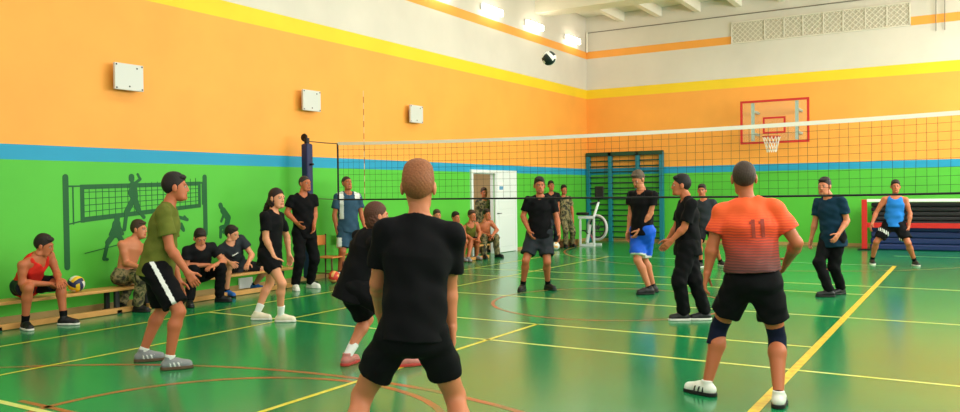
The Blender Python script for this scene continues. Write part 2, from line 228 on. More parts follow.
'camo': {"P":[-0.097,-0.046,0.836],"N":[-0.141,-0.066,1.381],"H":[-0.121,-0.057,1.568],"hL":[-0.046,0.016,0.836],"hR":[-0.149,-0.108,0.836],"sL":[-0.01,0.063,1.327],"sR":[-0.261,-0.19,1.298],"eL":[0.044,0.089,1.047],"wL":[0.071,0.09,0.774],"eR":[-0.295,-0.206,1.054],"wR":[-0.124,-0.131,0.862],"kL":[0.078,0.05,0.434],"aL":[-0.039,0.236,0.079],"tL":[0.867,-0.499,-0.0],"kR":[0.02,-0.263,0.482],"aR":[-0.036,-0.169,0.079],"tR":[0.575,-0.818,-0.0],"F":[0.767,-0.642,-0.0],"T":[0.708,-0.706,-0.0],"X":[0.708,-0.706,0.0],"G":[-9.376,20.034,0.0],"S":1.72},
'corner': {"P":[-0.005,-0.002,0.891],"N":[-0.022,-0.011,1.481],"H":[-0.02,-0.01,1.679],"hL":[0.059,0.054,0.891],"hR":[-0.069,-0.059,0.891],"sL":[0.122,0.115,1.414],"sR":[-0.162,-0.135,1.402],"eL":[0.122,0.115,1.105],"wL":[0.142,0.092,0.832],"eR":[-0.162,-0.135,1.093],"wR":[-0.142,-0.157,0.82],"kL":[0.152,-0.02,0.462],"aL":[0.006,0.158,0.084],"tL":[0.723,-0.691,-0.0],"kR":[0.039,-0.214,0.488],"aR":[-0.074,-0.073,0.084],"tR":[0.519,-0.855,-0.0],"F":[0.66,-0.752,-0.0],"T":[0.66,-0.752,-0.0],"X":[0.66,-0.752,0.0],"G":[-9.679,19.605,0.0],"S":1.82},
'door': {"P":[-0.003,-0.002,0.818],"N":[0.003,0.002,1.329],"H":[0.005,0.003,1.515],"hL":[0.048,0.061,0.818],"hR":[-0.053,-0.064,0.818],"sL":[0.113,0.139,1.259],"sR":[-0.109,-0.136,1.263],"eL":[0.113,0.139,0.97],"wL":[0.136,0.12,0.715],"eR":[-0.109,-0.136,0.974],"wR":[-0.086,-0.155,0.719],"kL":[0.16,-0.007,0.423],"aL":[-0.029,0.122,0.078],"tL":[0.875,-0.483,-0.0],"kR":[0.086,-0.189,0.446],"aR":[-0.05,-0.059,0.078],"tR":[0.657,-0.754,-0.0],"F":[0.778,-0.628,-0.0],"T":[0.778,-0.628,-0.0],"X":[0.778,-0.628,0.0],"G":[-10.659,17.675,0.0],"S":1.7},
}
# ------------------------------------------------------------------ people
def joined(parts):
    v = []; f = []; n = 0
    for a, b in parts: v.append(a); f.append(b + n); n += len(a)
    return np.concatenate(v), np.concatenate(f)
BROW = mat('dark_brown_hair', (40, 28, 22), .7)
EYE_W = mat('eye_white', (176, 158, 144), .4); EYE_D = mat('eye_iris', (40, 28, 20), .25)
def hand(w, e, S, fwd, inward, h):
    d = unit(w - e); t = fwd - d * fwd.dot(d)
    if np.linalg.norm(t) < .25: t = V(0, 0, 1) - d * d[2]
    t = unit(t); n = unit(np.cross(d, t))
    if n.dot(inward) < 0: n = -n
    P = []
    P.append((*cone(w - d * .02 * S, w + d * .01 * S, .0165 * S, .016 * S), .012))
    for o in (-.014, -.005, .005, .014):
        P.append((*cone(w + d * .006 * S + t * o * .7 * S, w + d * .05 * S + t * o * S, .0105 * S, .0085 * S), .010))
    for o, L in zip((.0175, .006, -.006, -.0175), (.044, .05, .046, .036)):
        p = w + d * .052 * S + t * o * S; a = .22
        for k, fr in enumerate((.45, .31, .24)):
            q = p + (d * math.cos(a) + n * math.sin(a) + t * o * 2.5) * L * fr * S
            r = (.0058, .0052, .0046, .0040)
            P.append((*cone(p, q, r[k] * S, r[k + 1] * S), .003)); p = q; a += .42
    p = w + d * .014 * S + t * .013 * S; q = p + unit(d * .65 + t * .65 + n * .35) * .033 * S; r = q + unit(d * .85 + t * .3 + n * .5) * .026 * S
    P.append((*cone(p, q, .0085 * S, .0065 * S), .006)); P.append((*cone(q, r, .0064 * S, .005 * S), .003))
    return sdf(P, h, .004, pad=.02)
def shoe(J, s, S, m, msole, root, h, stripe=None, lab=None):
    a = V(*J['a' + s]); ff = V(*J['t' + s]); ff = unit(ff); U = V(0, 0, 1); side = np.cross(U, ff)
    mid = a - U * .046 * S + ff * .03 * S
    P = lambda f, z, o=0: mid + ff * f * S + U * z * S + side * o * S
    up = [(*cone(P(-.048, .026), P(.0, .030), .0235 * S, .026 * S), .02), (*cone(P(.0, .030), P(.055, .020), .025 * S, .0235 * S), .02),
          (*cone(P(-.03, .03), P(-.03, .058), .025 * S, .0235 * S), .02)]
    o = smesh('shoe', sdf(up, h, .02, cuts=[(P(0, .010), -U), (P(-.03, .066), U)]), [m] + ([stripe] if stripe else []), root,
              pred=(lambda c: ((np.mod((c - mid).dot(ff) / S + .2 + .35 * (c - mid)[:, 2] / S, .020) < .008) & (np.abs((c - mid).dot(ff) / S) < .028) & (c[:, 2] - mid[2] > .014 * S) & (c[:, 2] - mid[2] < .038 * S))) if stripe else None,
              **({'label': lab} if lab else {}))
    so = [(*cone(P(-.048, .008), P(.02, .008), .0265 * S, .029 * S), .02), (*cone(P(.02, .008), P(.058, .008), .029 * S, .0245 * S), .02)]
    def flat(pr):
        fn, lo, hi = pr[:3]
        return ((lambda X: fn((X[0], X[1], X[2] * 0 + P(0, .008)[2]))), lo, hi, pr[3])
    smesh('sole', sdf([flat(p) for p in so], h * .8, .02, cuts=[(P(0, .016), U), (P(0, .0005), -U)]), msole, o)
    return o
def make_person(key, label, skin=(214, 150, 116), hair=(38, 28, 24), hstyle='short', top=None, bottom=None, socks=None, shoes=None, build=1., group=None, extra=None, hands=True):
    J = {k: (V(*v) if isinstance(v, (list, tuple)) else v) for k, v in POSE[key].items()}
    S = J['S']; G = J['G']; dist = float(np.linalg.norm(G[:2])); b = build
    h = min(max(dist * .0011, .0065), .014); hh = min(max(dist * .0006, .0042), .008); hd = min(max(dist * .0005, .0036), .0065)
    U = V(0, 0, 1); P, N, H = J['P'], J['N'], J['H']; u = unit(N - P); F = J['F']; T = J['T']
    fp = unit(F - u * F.dot(u)); ft = unit(T - u * T.dot(u)); lt = np.cross(u, ft)
    sk = mat('skin_%d_%d_%d' % skin, skin, .5, spec=.35); lip = mat('lips_%d_%d_%d' % skin, (int(skin[0] * .86), int(skin[1] * .7), int(skin[2] * .7)), .45)
    # --- body ---
    B = []
    B.append((*cone(J['hL'], J['hR'], .044 * S * b, .044 * S * b, fp, .95), .03 * S))
    B.append((*cone(P + u * .03 * S, P + u * .13 * S, .074 * S * b, .071 * S * b, ft, .74), .03 * S))
    B.append((*cone(P + u * .13 * S, P + u * .225 * S, .074 * S * b, .090 * S * b, ft, .72), .03 * S))
    B.append((*cone(P + u * .225 * S, N - u * .045 * S, .087 * S * b, .050 * S * b, ft, .68), .03 * S))
    B.append((*cone(N - u * .03 * S, H - u * .01 * S, .030 * S, .027 * S), .016 * S))
    for s in 'LR':
        sh = J['s' + s]; e = J['e' + s]; w = J['w' + s]
        B.append((*cone(N - u * .022 * S, sh, .027 * S, .029 * S), .02 * S)); B.append((*cone(N + u * .006 * S, N + (sh - N) * .6, .021 * S, .021 * S), .02 * S))
        B.append((*cone(sh, sh + (e - sh) * .4, .031 * S * b, .028 * S * b), .015 * S)); B.append((*cone(sh + (e - sh) * .4, e, .028 * S * b, .0225 * S), .012 * S))
        m = e + (w - e) * .25
        B.append((*cone(e, m, .0225 * S, .0245 * S * b), .012 * S)); B.append((*cone(m, w, .0245 * S * b, .0155 * S), .012 * S))
        hp = J['h' + s]; k = J['k' + s]; a = J['a' + s]
        B.append((*cone(hp, hp + (k - hp) * .45, .046 * S * b, .045 * S * b), .03 * S)); B.append((*cone(hp + (k - hp) * .45, k, .045 * S * b, .031 * S), .02 * S))
        bk = unit(np.cross(np.cross(a - k, J['t' + s]), a - k)); bk = bk if bk.dot(J['t' + s]) < 0 else -bk
        c = k + (a - k) * .28 + bk * .008 * S
        B.append((*cone(k, c, .030 * S, .0325 * S * b), .015 * S)); B.append((*cone(c, a, .0325 * S * b, .0195 * S), .015 * S))
        B.append((*cone(a, a - U * .02 * S + J['t' + s] * .04 * S, .019 * S, .017 * S), .01 * S))
    parts = [sdf(B, h, .02)]
    # --- head ---
    q = (.5 + .5 * S / 1.78) * 1.05
    X = unit(J['X']); hu = U - X * X[2]; hu = unit(hu * .75 + u * .25); hu = unit(hu - X * hu.dot(X)); hl = np.cross(hu, X); A = (hl, X, hu)
    L = lambda x, y, z: H + q * (hl * x + X * y + hu * z)
    E = lambda x, y, z, rx, ry, rz: ell(L(x, y, z), A, (rx * q, ry * q, rz * q))
    C_ = lambda a, c, ra, rb: cone(L(*a), L(*c), ra * q, rb * q)
    hp_ = [(*E(0, -.012, .03, .076, .094, .090), .02), (*E(0, .028, -.035, .062, .066, .082), .03), (*C_((-.03, .055, -.085), (.03, .055, -.085), .022, .022), .03), (*C_((0, .078, -.088), (0, .08, -.09), .017, .017), .015),
           (*C_((-.035, .078, .028), (.035, .078, .028), .012, .012), .012), (*C_((0, .091, .016), (0, .103, -.022), .008, .0105), .012), (*C_((-.011, .093, -.027), (.011, .093, -.027), .008, .008), .008),
           (*C_((-.02, .086, -.054), (.02, .086, -.054), .0085, .0085), .006), (*C_((-.016, .085, -.066), (.016, .085, -.066), .009, .009), .006),
           (*E(.079, -.005, -.002, .011, .021, .034), .006), (*E(-.079, -.005, -.002, .011, .021, .034), .006),
           (*cone(N + u * .02 * S, H - hu * .02, .0275 * S, .028 * S), .018)]
    sb = [(*E(sx * .033, .100, .010, .019, .016, .011), .012) for sx in (1, -1)] + [(*C_((-.022, .098, -.060), (.022, .098, -.060), .0022, .0022), .004)]
    hv = sdf(hp_, hd, .02, cuts=[(N + u * .025 * S, -u)], subs=sb, pad=.02)
    parts.append(hv)
    if hands:
        for s in 'LR': parts.append(hand(J['w' + s], J['e' + s], S, F, P - J['w' + s], hh))
    v, f = joined(parts); n0 = len(parts[0][1]); n1 = n0 + len(hv[1])
    def lips(c):
        r = (c - H) / q; x = r.dot(hl); y = r.dot(X); z = r.dot(hu)
        return (np.abs(x) < .026) & (z < -.049) & (z > -.073) & (y > .078)
    root = smesh('person', (v, f), [sk, lip], None, pred=lips, loc=tuple(G), label=label, category='person')
    if group: root['group'] = group
    # --- eyes, brows, hair ---
    for sx in (1, -1):
        smesh('eye', sdf([(*E(sx * .033, .0785, .010, .0115, .0115, .0115), .003)], max(hd * .7, .003), pad=.01), [EYE_W, EYE_D], root, pred=lambda c: (c - L(sx * .033, .0785, .010)).dot(X) > .0088 * q)
    hm = mat('hair_%d_%d_%d' % hair, hair, .65, spec=.3, noise=.5, nscale=110)
    for sx in (1, -1):
        smesh('eyebrow', sdf([(*C_((sx * .017, .0895, .030), (sx * .048, .080, .034), .0045, .0035), .003)], max(hd * .7, .003), pad=.01), hm, root)
    off = {'buzz': .004, 'short': .010, 'crop': .013, 'long': .014, 'bob': .016}[hstyle]
    Hh = [(*E(0, -.016, .030 + off * .5, .0765 + off * .35, .0935 + off * .7, .0915 + off * .7), .02)]
    pl = unit(hu * .74 - X * .67); cuts = [(L(0, .012, .010), -pl)] if hstyle != 'keep' else []
    if hstyle in ('short', 'crop'): Hh.append((*E(0, -.012, .100, .056, .062, .036), .05))
    hs = sdf(Hh, hd, .02, cuts=cuts, wrinkle=(.0007, .013, len(key)), pad=.03)
    hs = joined([hs] + [sdf([(*C_((sx * .0715, .016, .030), (sx * .070, .016, -.008), .0075, .0045), .01)], max(hd * .8, .003), pad=.01) for sx in (1, -1)])
    if hstyle in ('short', 'crop'): hs = joined([hs, sdf([(*E(0, .040, .092, .060, .050, .028), .02), ], hd, .02, wrinkle=(.0016, .02, 4), pad=.03)])
    if hstyle in ('long', 'bob'):
        Lg = [(*E(0, -.045, -.02, .078, .062, .095), .03), (*E(.062, -.02, -.03, .024, .04, .07), .02), (*E(-.062, -.02, -.03, .024, .04, .07), .02)]
        if hstyle == 'long': Lg += [(*C_((0, -.085, .0), (.02, -.16, -.09), .044, .046), .03), (*C_((.02, -.16, -.09), (.03, -.24, -.15), .044, .020), .02)]
        hs = joined([hs, sdf(Lg, hd, .02, wrinkle=(.003, .03, 5), pad=.03)])
    smesh('hair', hs, hm, root)
    # --- shirt ---
    if top:
        kind = top['kind']; fr = top.get('sleeve', .5); sl = top.get('slack', 1.) * b; hem = top.get('hem', .06)
        TP = [(*cone(P - u * (hem + .06) * S, P + u * .09 * S, .108 * S * sl, .087 * S * sl, ft, .88), .03 * S),
              (*cone(P + u * .10 * S, P + u * .225 * S, .083 * S * sl, .093 * S * sl, ft, .75), .03 * S),
              (*cone(P + u * .225 * S, N - u * .04 * S, .093 * S * sl, .056 * S * sl, ft, .70), .03 * S)]
        cuts = [(P - u * hem * S, -u)]; subs = []
        for s in 'LR':
            sh = J['s' + s]; e = J['e' + s]; w = J['w' + s]; d = unit(e - sh)
            if kind != 'tank':
                TP.append((*cone(N - u * .024 * S, sh, .033 * S, .033 * S), .02 * S)); TP.append((*cone(N + u * .002 * S, N + (sh - N) * .64, .030 * S, .030 * S), .016 * S))
                end = sh + (e - sh) * fr
                if kind == 'long': end = e
                TP.append((*cone(sh - d * .01 * S, end + d * .02 * S, .0345 * S * b, (.041 if kind != 'long' else .033) * S * b, cutp=end if kind != 'long' else None, cutn=d), .012 * S))
                if kind == 'long': TP.append((*cone(e, w, .034 * S * b, .024 * S, cutp=w - unit(w - e) * .01 * S, cutn=unit(w - e)), .012 * S))
            else:
                TP.append((*cone(N - u * .018 * S, N - u * .016 * S + (sh - N) * .62, .031 * S, .030 * S), .02 * S))
                o = unit(sh - N)
                subs.append((*cone(sh + o * .015 * S + u * .03 * S, sh + o * .012 * S - u * .075 * S, .050 * S, .040 * S), .012))
        nr = .036 if kind != 'tank' else .050
        subs.append((*cone(N - u * .012 * S + ft * .012 * S, N + u * .12 * S + ft * .02 * S, nr * S, .062 * S), .008))
        if top.get('vneck'): subs.append((*cone(N + ft * .05 * S, N + ft * .08 * S - u * .06 * S, .035 * S, .012 * S), .01))
        sv = sdf(TP, h * .95, .02, cuts=cuts, subs=subs, wrinkle=(.0042 * min(1.4, max(1, dist / 8)), .13, 11 + len(label)))
        pr = top.get('pred')
        o = smesh('shirt', sv, top['mats'], root, pred=(lambda c: pr(c, J, u, ft, lt, S)) if pr else None, label=top.get('label', 'shirt'))
        if not top.get('label'): del o['label']
        if top.get('after'): top['after'](o, J, u, ft, lt, S)
    # --- shorts or trousers ---
    if bottom:
        kind = bottom['kind']; fr = bottom.get('frac', .8); sl = bottom.get('slack', 1.) * b; rise = bottom.get('rise', .045)
        up = fp if P[2] > .6 * .53 * S + .12 else fp
        BP = [(*cone(P + u * rise * S * 1.3, P + u * .0 * S, .076 * S * sl, .077 * S * sl, fp, .82, cutp=P + u * rise * S, cutn=u), .03 * S), (*cone(J['hL'], J['hR'], .053 * S * sl, .053 * S * sl), .03 * S),
              (*ell(P - fp * .022 * S - U * .005 * S, (lt, fp, U), (.072 * S * sl, .054 * S * sl, .050 * S)), .03 * S)]
        cuts = []
        for s in 'LR':
            hp = J['h' + s]; k = J['k' + s]; a = J['a' + s]; d = unit(k - hp)
            if kind == 'shorts':
                end = hp + (k - hp) * fr
                BP.append((*cone(hp, end + d * .02 * S, .056 * S * sl, .055 * S * sl, cutp=end, cutn=d), .022 * S))
            else:
                BP.append((*cone(hp, k, .060 * S * sl, .043 * S * sl), .022 * S))
                e2 = a + unit(k - a) * .0 * S
                BP.append((*cone(k, e2, .043 * S * sl, .036 * S * sl, cutp=a - unit(a - k) * .005 * S, cutn=unit(a - k)), .02 * S))
        bv = sdf(BP, h * .95, .02, cuts=cuts, wrinkle=(.0042 * min(1.4, max(1, dist / 8)), .12, 3 + len(label)))
        pr2 = bottom.get('pred')
        o = smesh('shorts' if kind == 'shorts' else 'trousers', bv, bottom['mats'], root, pred=(lambda c: pr2(c, J, u, fp, lt, S)) if pr2 else None)
        if bottom.get('label'): o['label'] = bottom['label']
    for s in 'LR':
        k = J['k' + s]; a = J['a' + s]
        if socks:
            m, fr = socks; top_ = a + (k - a) * fr; d = unit(k - a)
            smesh('sock', sdf([(*cone(a - U * .02 * S, a, .023 * S, .0225 * S), .01), (*cone(a, top_, .0225 * S, (.0225 + .012 * min(1, fr / .7)) * S, cutp=top_, cutn=d), .01)], max(h * .7, .005)), m, root)
        if shoes: shoe(J, s, S, shoes[0], shoes[1], root, max(.0048, h * .65), *(shoes[2:]))
    if extra: extra(root, J, S, h)
    return root
# ------------------------------------------------------------------ the hall
XW, XR, YF, YB, ZC = -10.2, 3.4, 23.15, -3.0, 6.9
def wall_material():
    m = bpy.data.materials.new('painted_wall'); m.use_nodes = True; nt = m.node_tree; b = nt.nodes['Principled BSDF']
    tc = nt.nodes.new('ShaderNodeTexCoord'); sp = nt.nodes.new('ShaderNodeSeparateXYZ'); dv = nt.nodes.new('ShaderNodeMath'); dv.operation = 'DIVIDE'; dv.inputs[1].default_value = 7
    nt.links.new(tc.outputs['Object'], sp.inputs[0]); nt.links.new(sp.outputs['Z'], dv.inputs[0])
    r = ramp_node(nt, [(0, WALL['green']), (2.0 / 7, WALL['blue']), (2.20 / 7, WALL['orange']), (4.37 / 7, WALL['yellow']), (4.64 / 7, WALL['white']), (5.60 / 7, WALL['orange']), (5.80 / 7, WALL['white'])])
    nt.links.new(dv.outputs[0], r.inputs[0])
    n = nt.nodes.new('ShaderNodeTexNoise'); n.inputs['Scale'].default_value = 1.2; n.inputs['Detail'].default_value = 5; nt.links.new(tc.outputs['Object'], n.inputs['Vector'])
    mr = nt.nodes.new('ShaderNodeMapRange'); mr.inputs[3].default_value = .90; mr.inputs[4].default_value = 1.10; nt.links.new(n.outputs['Fac'], mr.inputs[0])
    mx = nt.nodes.new('ShaderNodeMixRGB'); mx.blend_type = 'MULTIPLY'; mx.inputs[0].default_value = 1
    nt.links.new(r.outputs[0], mx.inputs[1]); nt.links.new(mr.outputs[0], mx.inputs[2]); nt.links.new(mx.outputs[0], b.inputs['Base Color'])
    b.inputs['Roughness'].default_value = .55; b.inputs['Specular IOR Level'].default_value = .3
    return m
WALL = dict(green=(84, 184, 58), blue=(34, 150, 190), orange=(244, 164, 70), yellow=(240, 202, 40), white=(214, 206, 194))
WM = wall_material()
def st(o): o['kind'] = 'structure'; return o
def floor_material():
    m = bpy.data.materials.new('green_sports_floor'); m.use_nodes = True; nt = m.node_tree; b = nt.nodes['Principled BSDF']
    tc = nt.nodes.new('ShaderNodeTexCoord'); n = nt.nodes.new('ShaderNodeTexNoise'); n.inputs['Scale'].default_value = .7; n.inputs['Detail'].default_value = 6
    nt.links.new(tc.outputs['Object'], n.inputs['Vector'])
    r = ramp_node(nt, [(.3, (16, 116, 66)), (.55, (22, 126, 72)), (.75, (30, 132, 76))], 'LINEAR'); nt.links.new(n.outputs['Fac'], r.inputs[0]); nt.links.new(r.outputs[0], b.inputs['Base Color'])
    n2 = nt.nodes.new('ShaderNodeTexNoise'); n2.inputs['Scale'].default_value = 2.5; n2.inputs['Detail'].default_value = 3; nt.links.new(tc.outputs['Object'], n2.inputs['Vector'])
    mr = nt.nodes.new('ShaderNodeMapRange'); mr.inputs[3].default_value = .17; mr.inputs[4].default_value = .20; nt.links.new(n2.outputs['Fac'], mr.inputs[0]); nt.links.new(mr.outputs[0], b.inputs['Roughness'])
    b.inputs['IOR'].default_value = 1.6; b.inputs['Specular IOR Level'].default_value = .7
    return m
def line_material(name, c1, c2, scale):
    m = bpy.data.materials.new(name); m.use_nodes = True; nt = m.node_tree; b = nt.nodes['Principled BSDF']
    tc = nt.nodes.new('ShaderNodeTexCoord'); n = nt.nodes.new('ShaderNodeTexNoise'); n.inputs['Scale'].default_value = scale; nt.links.new(tc.outputs['Object'], n.inputs['Vector'])
    r = ramp_node(nt, [(.4, c1), (.65, c2)], 'LINEAR'); nt.links.new(n.outputs['Fac'], r.inputs[0]); nt.links.new(r.outputs[0], b.inputs['Base Color']); b.inputs['Roughness'].default_value = .3
    return m
# floor with its painted court lines
fb = MB(); fb.box(XW - .3, YB, -.2, XR + .3, YF + .3, 0)
def strip(x0, y0, x1, y1, mi, z=.0015): fb.mi = mi; fb.add([(x0, y0, z), (x1, y0, z), (x1, y1, z), (x0, y1, z)], [(0, 1, 2, 3)])
def ylines(x, y0, y1, w, mi=1, z=.0015): strip(x - w / 2, y0, x + w / 2, y1, mi, z)
def xlines(y, x0, x1, w, mi=2, z=.0015): strip(x0, y - w / 2, x1, y + w / 2, mi, z)
def arc(cx, cy, r, w, a0, a1, mi=3, n=48, z=.0012):
    fb.mi = mi
    for k in range(n):
        t0 = math.radians(a0 + (a1 - a0) * k / n); t1 = math.radians(a0 + (a1 - a0) * (k + 1) / n)
        fb.add([(cx + R_ * math.cos(t), cy + R_ * math.sin(t), z) for t, R_ in ((t0, r - w / 2), (t0, r + w / 2), (t1, r + w / 2), (t1, r - w / 2))], [(0, 1, 2, 3)])
ylines(-1.30, YB, 17.66, .075, 4, .0018); ylines(-4.33, YB, 8.37, .05); ylines(-7.25, YB, 17.66, .04); ylines(-8.64, YB, 17.66, .04)
xlines(8.35, -5.9, -1.3, .05); xlines(7.23, -8.64, XR, .05); xlines(10.43, -8.64, XR, .05); xlines(12.77, -8.2, -1.3, .05); xlines(13.87, -8.64, XR, .05)
xlines(17.66, -8.64, -1.3, .05, 5); xlines(20.2, -1.5, XR, .05, 5); xlines(3.31, -6.6, -2.6, .06); xlines(3.40, -6.2, -2.4, .05, 3, .0012)
arc(-4.28, .18, 5.03, .06, 0, 180); arc(-4.26, 3.52, 1.58, .06, 0, 360); arc(-4.3, 10.43, 1.6, .05, 0, 360); arc(-4.28, 20.7, 5.03, .05, 180, 360)
LY = line_material('yellow_line_paint', (214, 196, 50), (226, 212, 96), 6); LP = line_material('pale_yellow_line_paint', (206, 206, 96), (216, 214, 130), 5)
LR = line_material('red_line_paint', (170, 84, 44), (120, 104, 56), 3); LT = line_material('worn_yellow_line_paint', (222, 196, 62), (208, 158, 50), 14); LW = line_material('pale_line_paint', (170, 214, 150), (150, 200, 130), 4)
st(fb.build('floor', [floor_material(), LY, LP, LR, LT, LW]))
# walls
DY0, DY1, DZ = 16.36, 17.42, 2.0
w = MB(); w.box(XW - .1, YB, 0, XW, DY0, ZC); w.box(XW - .1, DY1, 0, XW, YF + .3, ZC); w.box(XW - .1, DY0, DZ, XW, DY1, ZC); st(w.build('wall_left', WM))
w = MB(); w.box(XW, YF, 0, XR + .3, YF + .3, ZC); st(w.build('wall_far', WM))
WIN = [(-1.5, 2.5), (3.3, 7.3), (8.1, 12.1), (12.9, 16.9), (17.7, 21.7)]
w = MB(); w.box(XR, YB, 0, XR + .3, YF, 2.3); w.box(XR, YB, 5.6, XR + .3, YF, ZC)
ys = [YB] + [v for a in WIN for v in a] + [YF]
for k in range(0, len(ys), 2): w.box(XR, ys[k], 2.3, XR + .3, ys[k + 1], 5.6)
st(w.build('wall_right', WM))
plaster = mat('white_plaster', (238, 230, 214), .7, spec=.2, noise=.05, nscale=2); frame_w = mat('white_frame_paint', (235, 235, 232), .4)
glass = bpy.data.materials.new('window_glass'); glass.use_nodes = True; nt = glass.node_tree; nt.nodes.remove(nt.nodes['Principled BSDF'])
tr = nt.nodes.new('ShaderNodeBsdfTransparent'); tr.inputs[0].default_value = (.95, .97, .96, 1); gl = nt.nodes.new('ShaderNodeBsdfGlossy'); gl.inputs['Roughness'].default_value = .02
mx = nt.nodes.new('ShaderNodeMixShader'); mx.inputs[0].default_value = .06; nt.links.new(tr.outputs[0], mx.inputs[1]); nt.links.new(gl.outputs[0], mx.inputs[2]); nt.links.new(mx.outputs[0], nt.nodes['Material Output'].inputs[0])
for k, (y0, y1) in enumerate(WIN):
    f = MB()
    for y in (y0, (2 * y0 + y1) / 3 - .03, (y0 + 2 * y1) / 3 - .03, y1 - .06): f.box(XR + .08, y, 2.3, XR + .16, y + .06, 5.6)
    for z in (2.3, 3.9, 5.54): f.box(XR + .08, y0, z, XR + .16, y1, z + .06)
    o = st(f.build('window_%d' % (k + 1), frame_w)); g = MB(); g.box(XR + .11, y0, 2.3, XR + .12, y1, 5.6); g.build('pane', glass, o)
# ceiling with beams and ribs
c = MB(); c.box(XW - .3, YB, ZC, XR + .3, YF + .3, ZC + .25)
for y in (2.3, 6.0, 9.6, 13.2, 16.6, 19.75):
    c.box(XW, y, 6.41, XR, y + .6, ZC)
x = XW + 1.1
while x < XR:
    c.box(x, YB, 6.62, x + .16, YF, ZC); x += 1.15
st(c.build('ceiling', plaster))
wood = mat('varnished_pine', (206, 150, 84), .4, noise=.18, nscale=9); woodd = mat('tan_skirting', (176, 140, 84), .5, noise=.1, nscale=6)
b = MB(); b.box(XW, YF - .03, 0, XR, YF, .08); st(b.build('baseboard_far', woodd))
b = MB(); b.box(XW, YB, 0, XW + .03, DY0 - .1, .08); b.box(XW, DY1 + 1.1, 0, XW + .03, YF, .08); st(b.build('baseboard_left', woodd))
b = MB(); b.path([(XW + .03, YF - .02, 6.40), (XR, YF - .02, 6.40)], .012, 6); st(b.build('trim_1', mat('grey_cable', (120, 110, 96), .6)))
b = MB()
b.path([(XW + .05, YF - .05, 5.8), (XW + .05, YF - .05, 6.41)], .03, 8); st(b.build('trim_2', plaster))
# door: open doorway, closed leaf, corridor behind
dm = mat('white_door_paint', (228, 232, 232), .35); d = MB()
d.box(XW - .02, DY0 - .08, 0, XW + .05, DY0, DZ + .08); d.box(XW - .02, DY1 + 1.0, 0, XW + .05, DY1 + 1.08, DZ + .08); d.box(XW - .02, DY0, DZ, XW + .05, DY1 + 1.0, DZ + .08)
d.box(XW - .11, DY0 - .02, 0, XW - .02, DY0 + .015, DZ - .02); d.box(XW - .11, DY1 - .015, 0, XW - .02, DY1 - .001, DZ - .02); d.box(XW - .11, DY0, DZ - .018, XW - .02, DY1, DZ - .002)
door = st(d.build('door_1', dm))
l = MB(); l.box(XW + .001, DY1, .01, XW + .045, DY1 + 1.0, DZ)
leaf = l.build('door_leaf', dm, door, bevel=.005)
for z0, z1 in ((.15, .95), (1.1, 1.9)):
    l = MB(); l.box(XW + .04, DY1 + .14, z0, XW + .052, DY1 + .86, z1); l.build('door_panel', dm, leaf, bevel=.006)
l = MB(); l.tube((XW + .045, DY1 + .07, 1.0), (XW + .1, DY1 + .07, 1.0), .012); l.tube((XW + .1, DY1 + .07, 1.0), (XW + .1, DY1 + .19, 1.0), .01); l.build('door_handle', mat('dark_steel', (70, 70, 74), .35, .8), leaf)
cor = mat('beige_corridor_paint', (206, 178, 132), .6); c = MB()
c.box(XW - 2.2, 15.6, 0, XW - 2.0, 18.6, 2.6); c.box(XW - 2.0, 15.4, 0, XW - .1, 15.6, 2.6); c.box(XW - 2.0, 18.6, 0, XW - .1, 18.8, 2.6); c.box(XW - 2.2, 15.4, 2.6, XW - .1, 18.8, 2.7)
st(c.build('wall_corridor', cor)); c = MB(); c.box(XW - 2.2, 15.4, -.2, XW - .31, 18.8, 0); st(c.build('floor_corridor', mat('corridor_floor', (120, 96, 70), .5)))
c = MB(); c.box(XW - 1.98, 17.3, 0, XW - 1.93, 18.2, 2.05); cd = st(c.build('door_2', mat('brown_door', (96, 58, 34), .45, noise=.2, nscale=5)))
c = MB()
for z0, z1 in ((.15, .9), (1.05, 1.9)): c.box(XW - 1.94, 17.42, z0, XW - 1.915, 18.08, z1)
c.build('door_panel', mat('brown_door_panel', (80, 48, 28), .45), cd)
n = MB(); n.box(XW + .046, 17.53, 1.54, XW + .056, 17.82, 1.78); n.mi = 1; n.box(XW + .056, 17.58, 1.59, XW + .058, 17.77, 1.68)
n.build('notice', [mat('paper', (240, 240, 238), .7), mat('blue_print', (90, 150, 190), .6)], label='small white paper notice with blue block on the white door', category='notice')
n = MB(); n.box(XW + .02, 9.13, .02, XW + .05, 9.41, .19); n.build('paper_sheet', [mat('paper', (240, 240, 238), .7)], label='white paper sheet standing low under the bench by the man in blue shoes', category='paper')
# ------------------------------------------------------------------ wall boxes, lamps, grille
bx = mat('white_metal_box', (204, 204, 198), .4); dk = mat('black_metal', (22, 22, 24), .4, .3)
for k, y in enumerate((6.99, 10.70, 13.93)):
    o = empty('wall_box', (XW, (y + .24) * .986, 3.21), label=('white square box on orange wall, nearest the left edge of the picture', 'white square box on orange wall left of the net post top', 'white square box on orange wall nearest the far corner')[k], category='wall box', group='white boxes high on the orange wall')
    c = MB(); c.box(.10, -.225, -.185, .145, .225, .185); c.build('front_panel', bx, o, bevel=.008)
    c = MB(); c.box(.005, -.10, -.10, .10, .10, .10); c.build('mounting_box', mat('grey_metal', (150, 146, 140), .5), o)
    for sy, sz in ((-.2, .16), (.2, .16), (-.2, -.16), (.2, -.16), (0, -.13), (.12, .13)):
        c = MB(); c.tube((.145, sy, sz), (.150, sy, sz), .012); c.build('screw', dk, o)
lampm = mat('lit_diffuser', (255, 246, 226), .4, emit=(255, 244, 222), es=9)
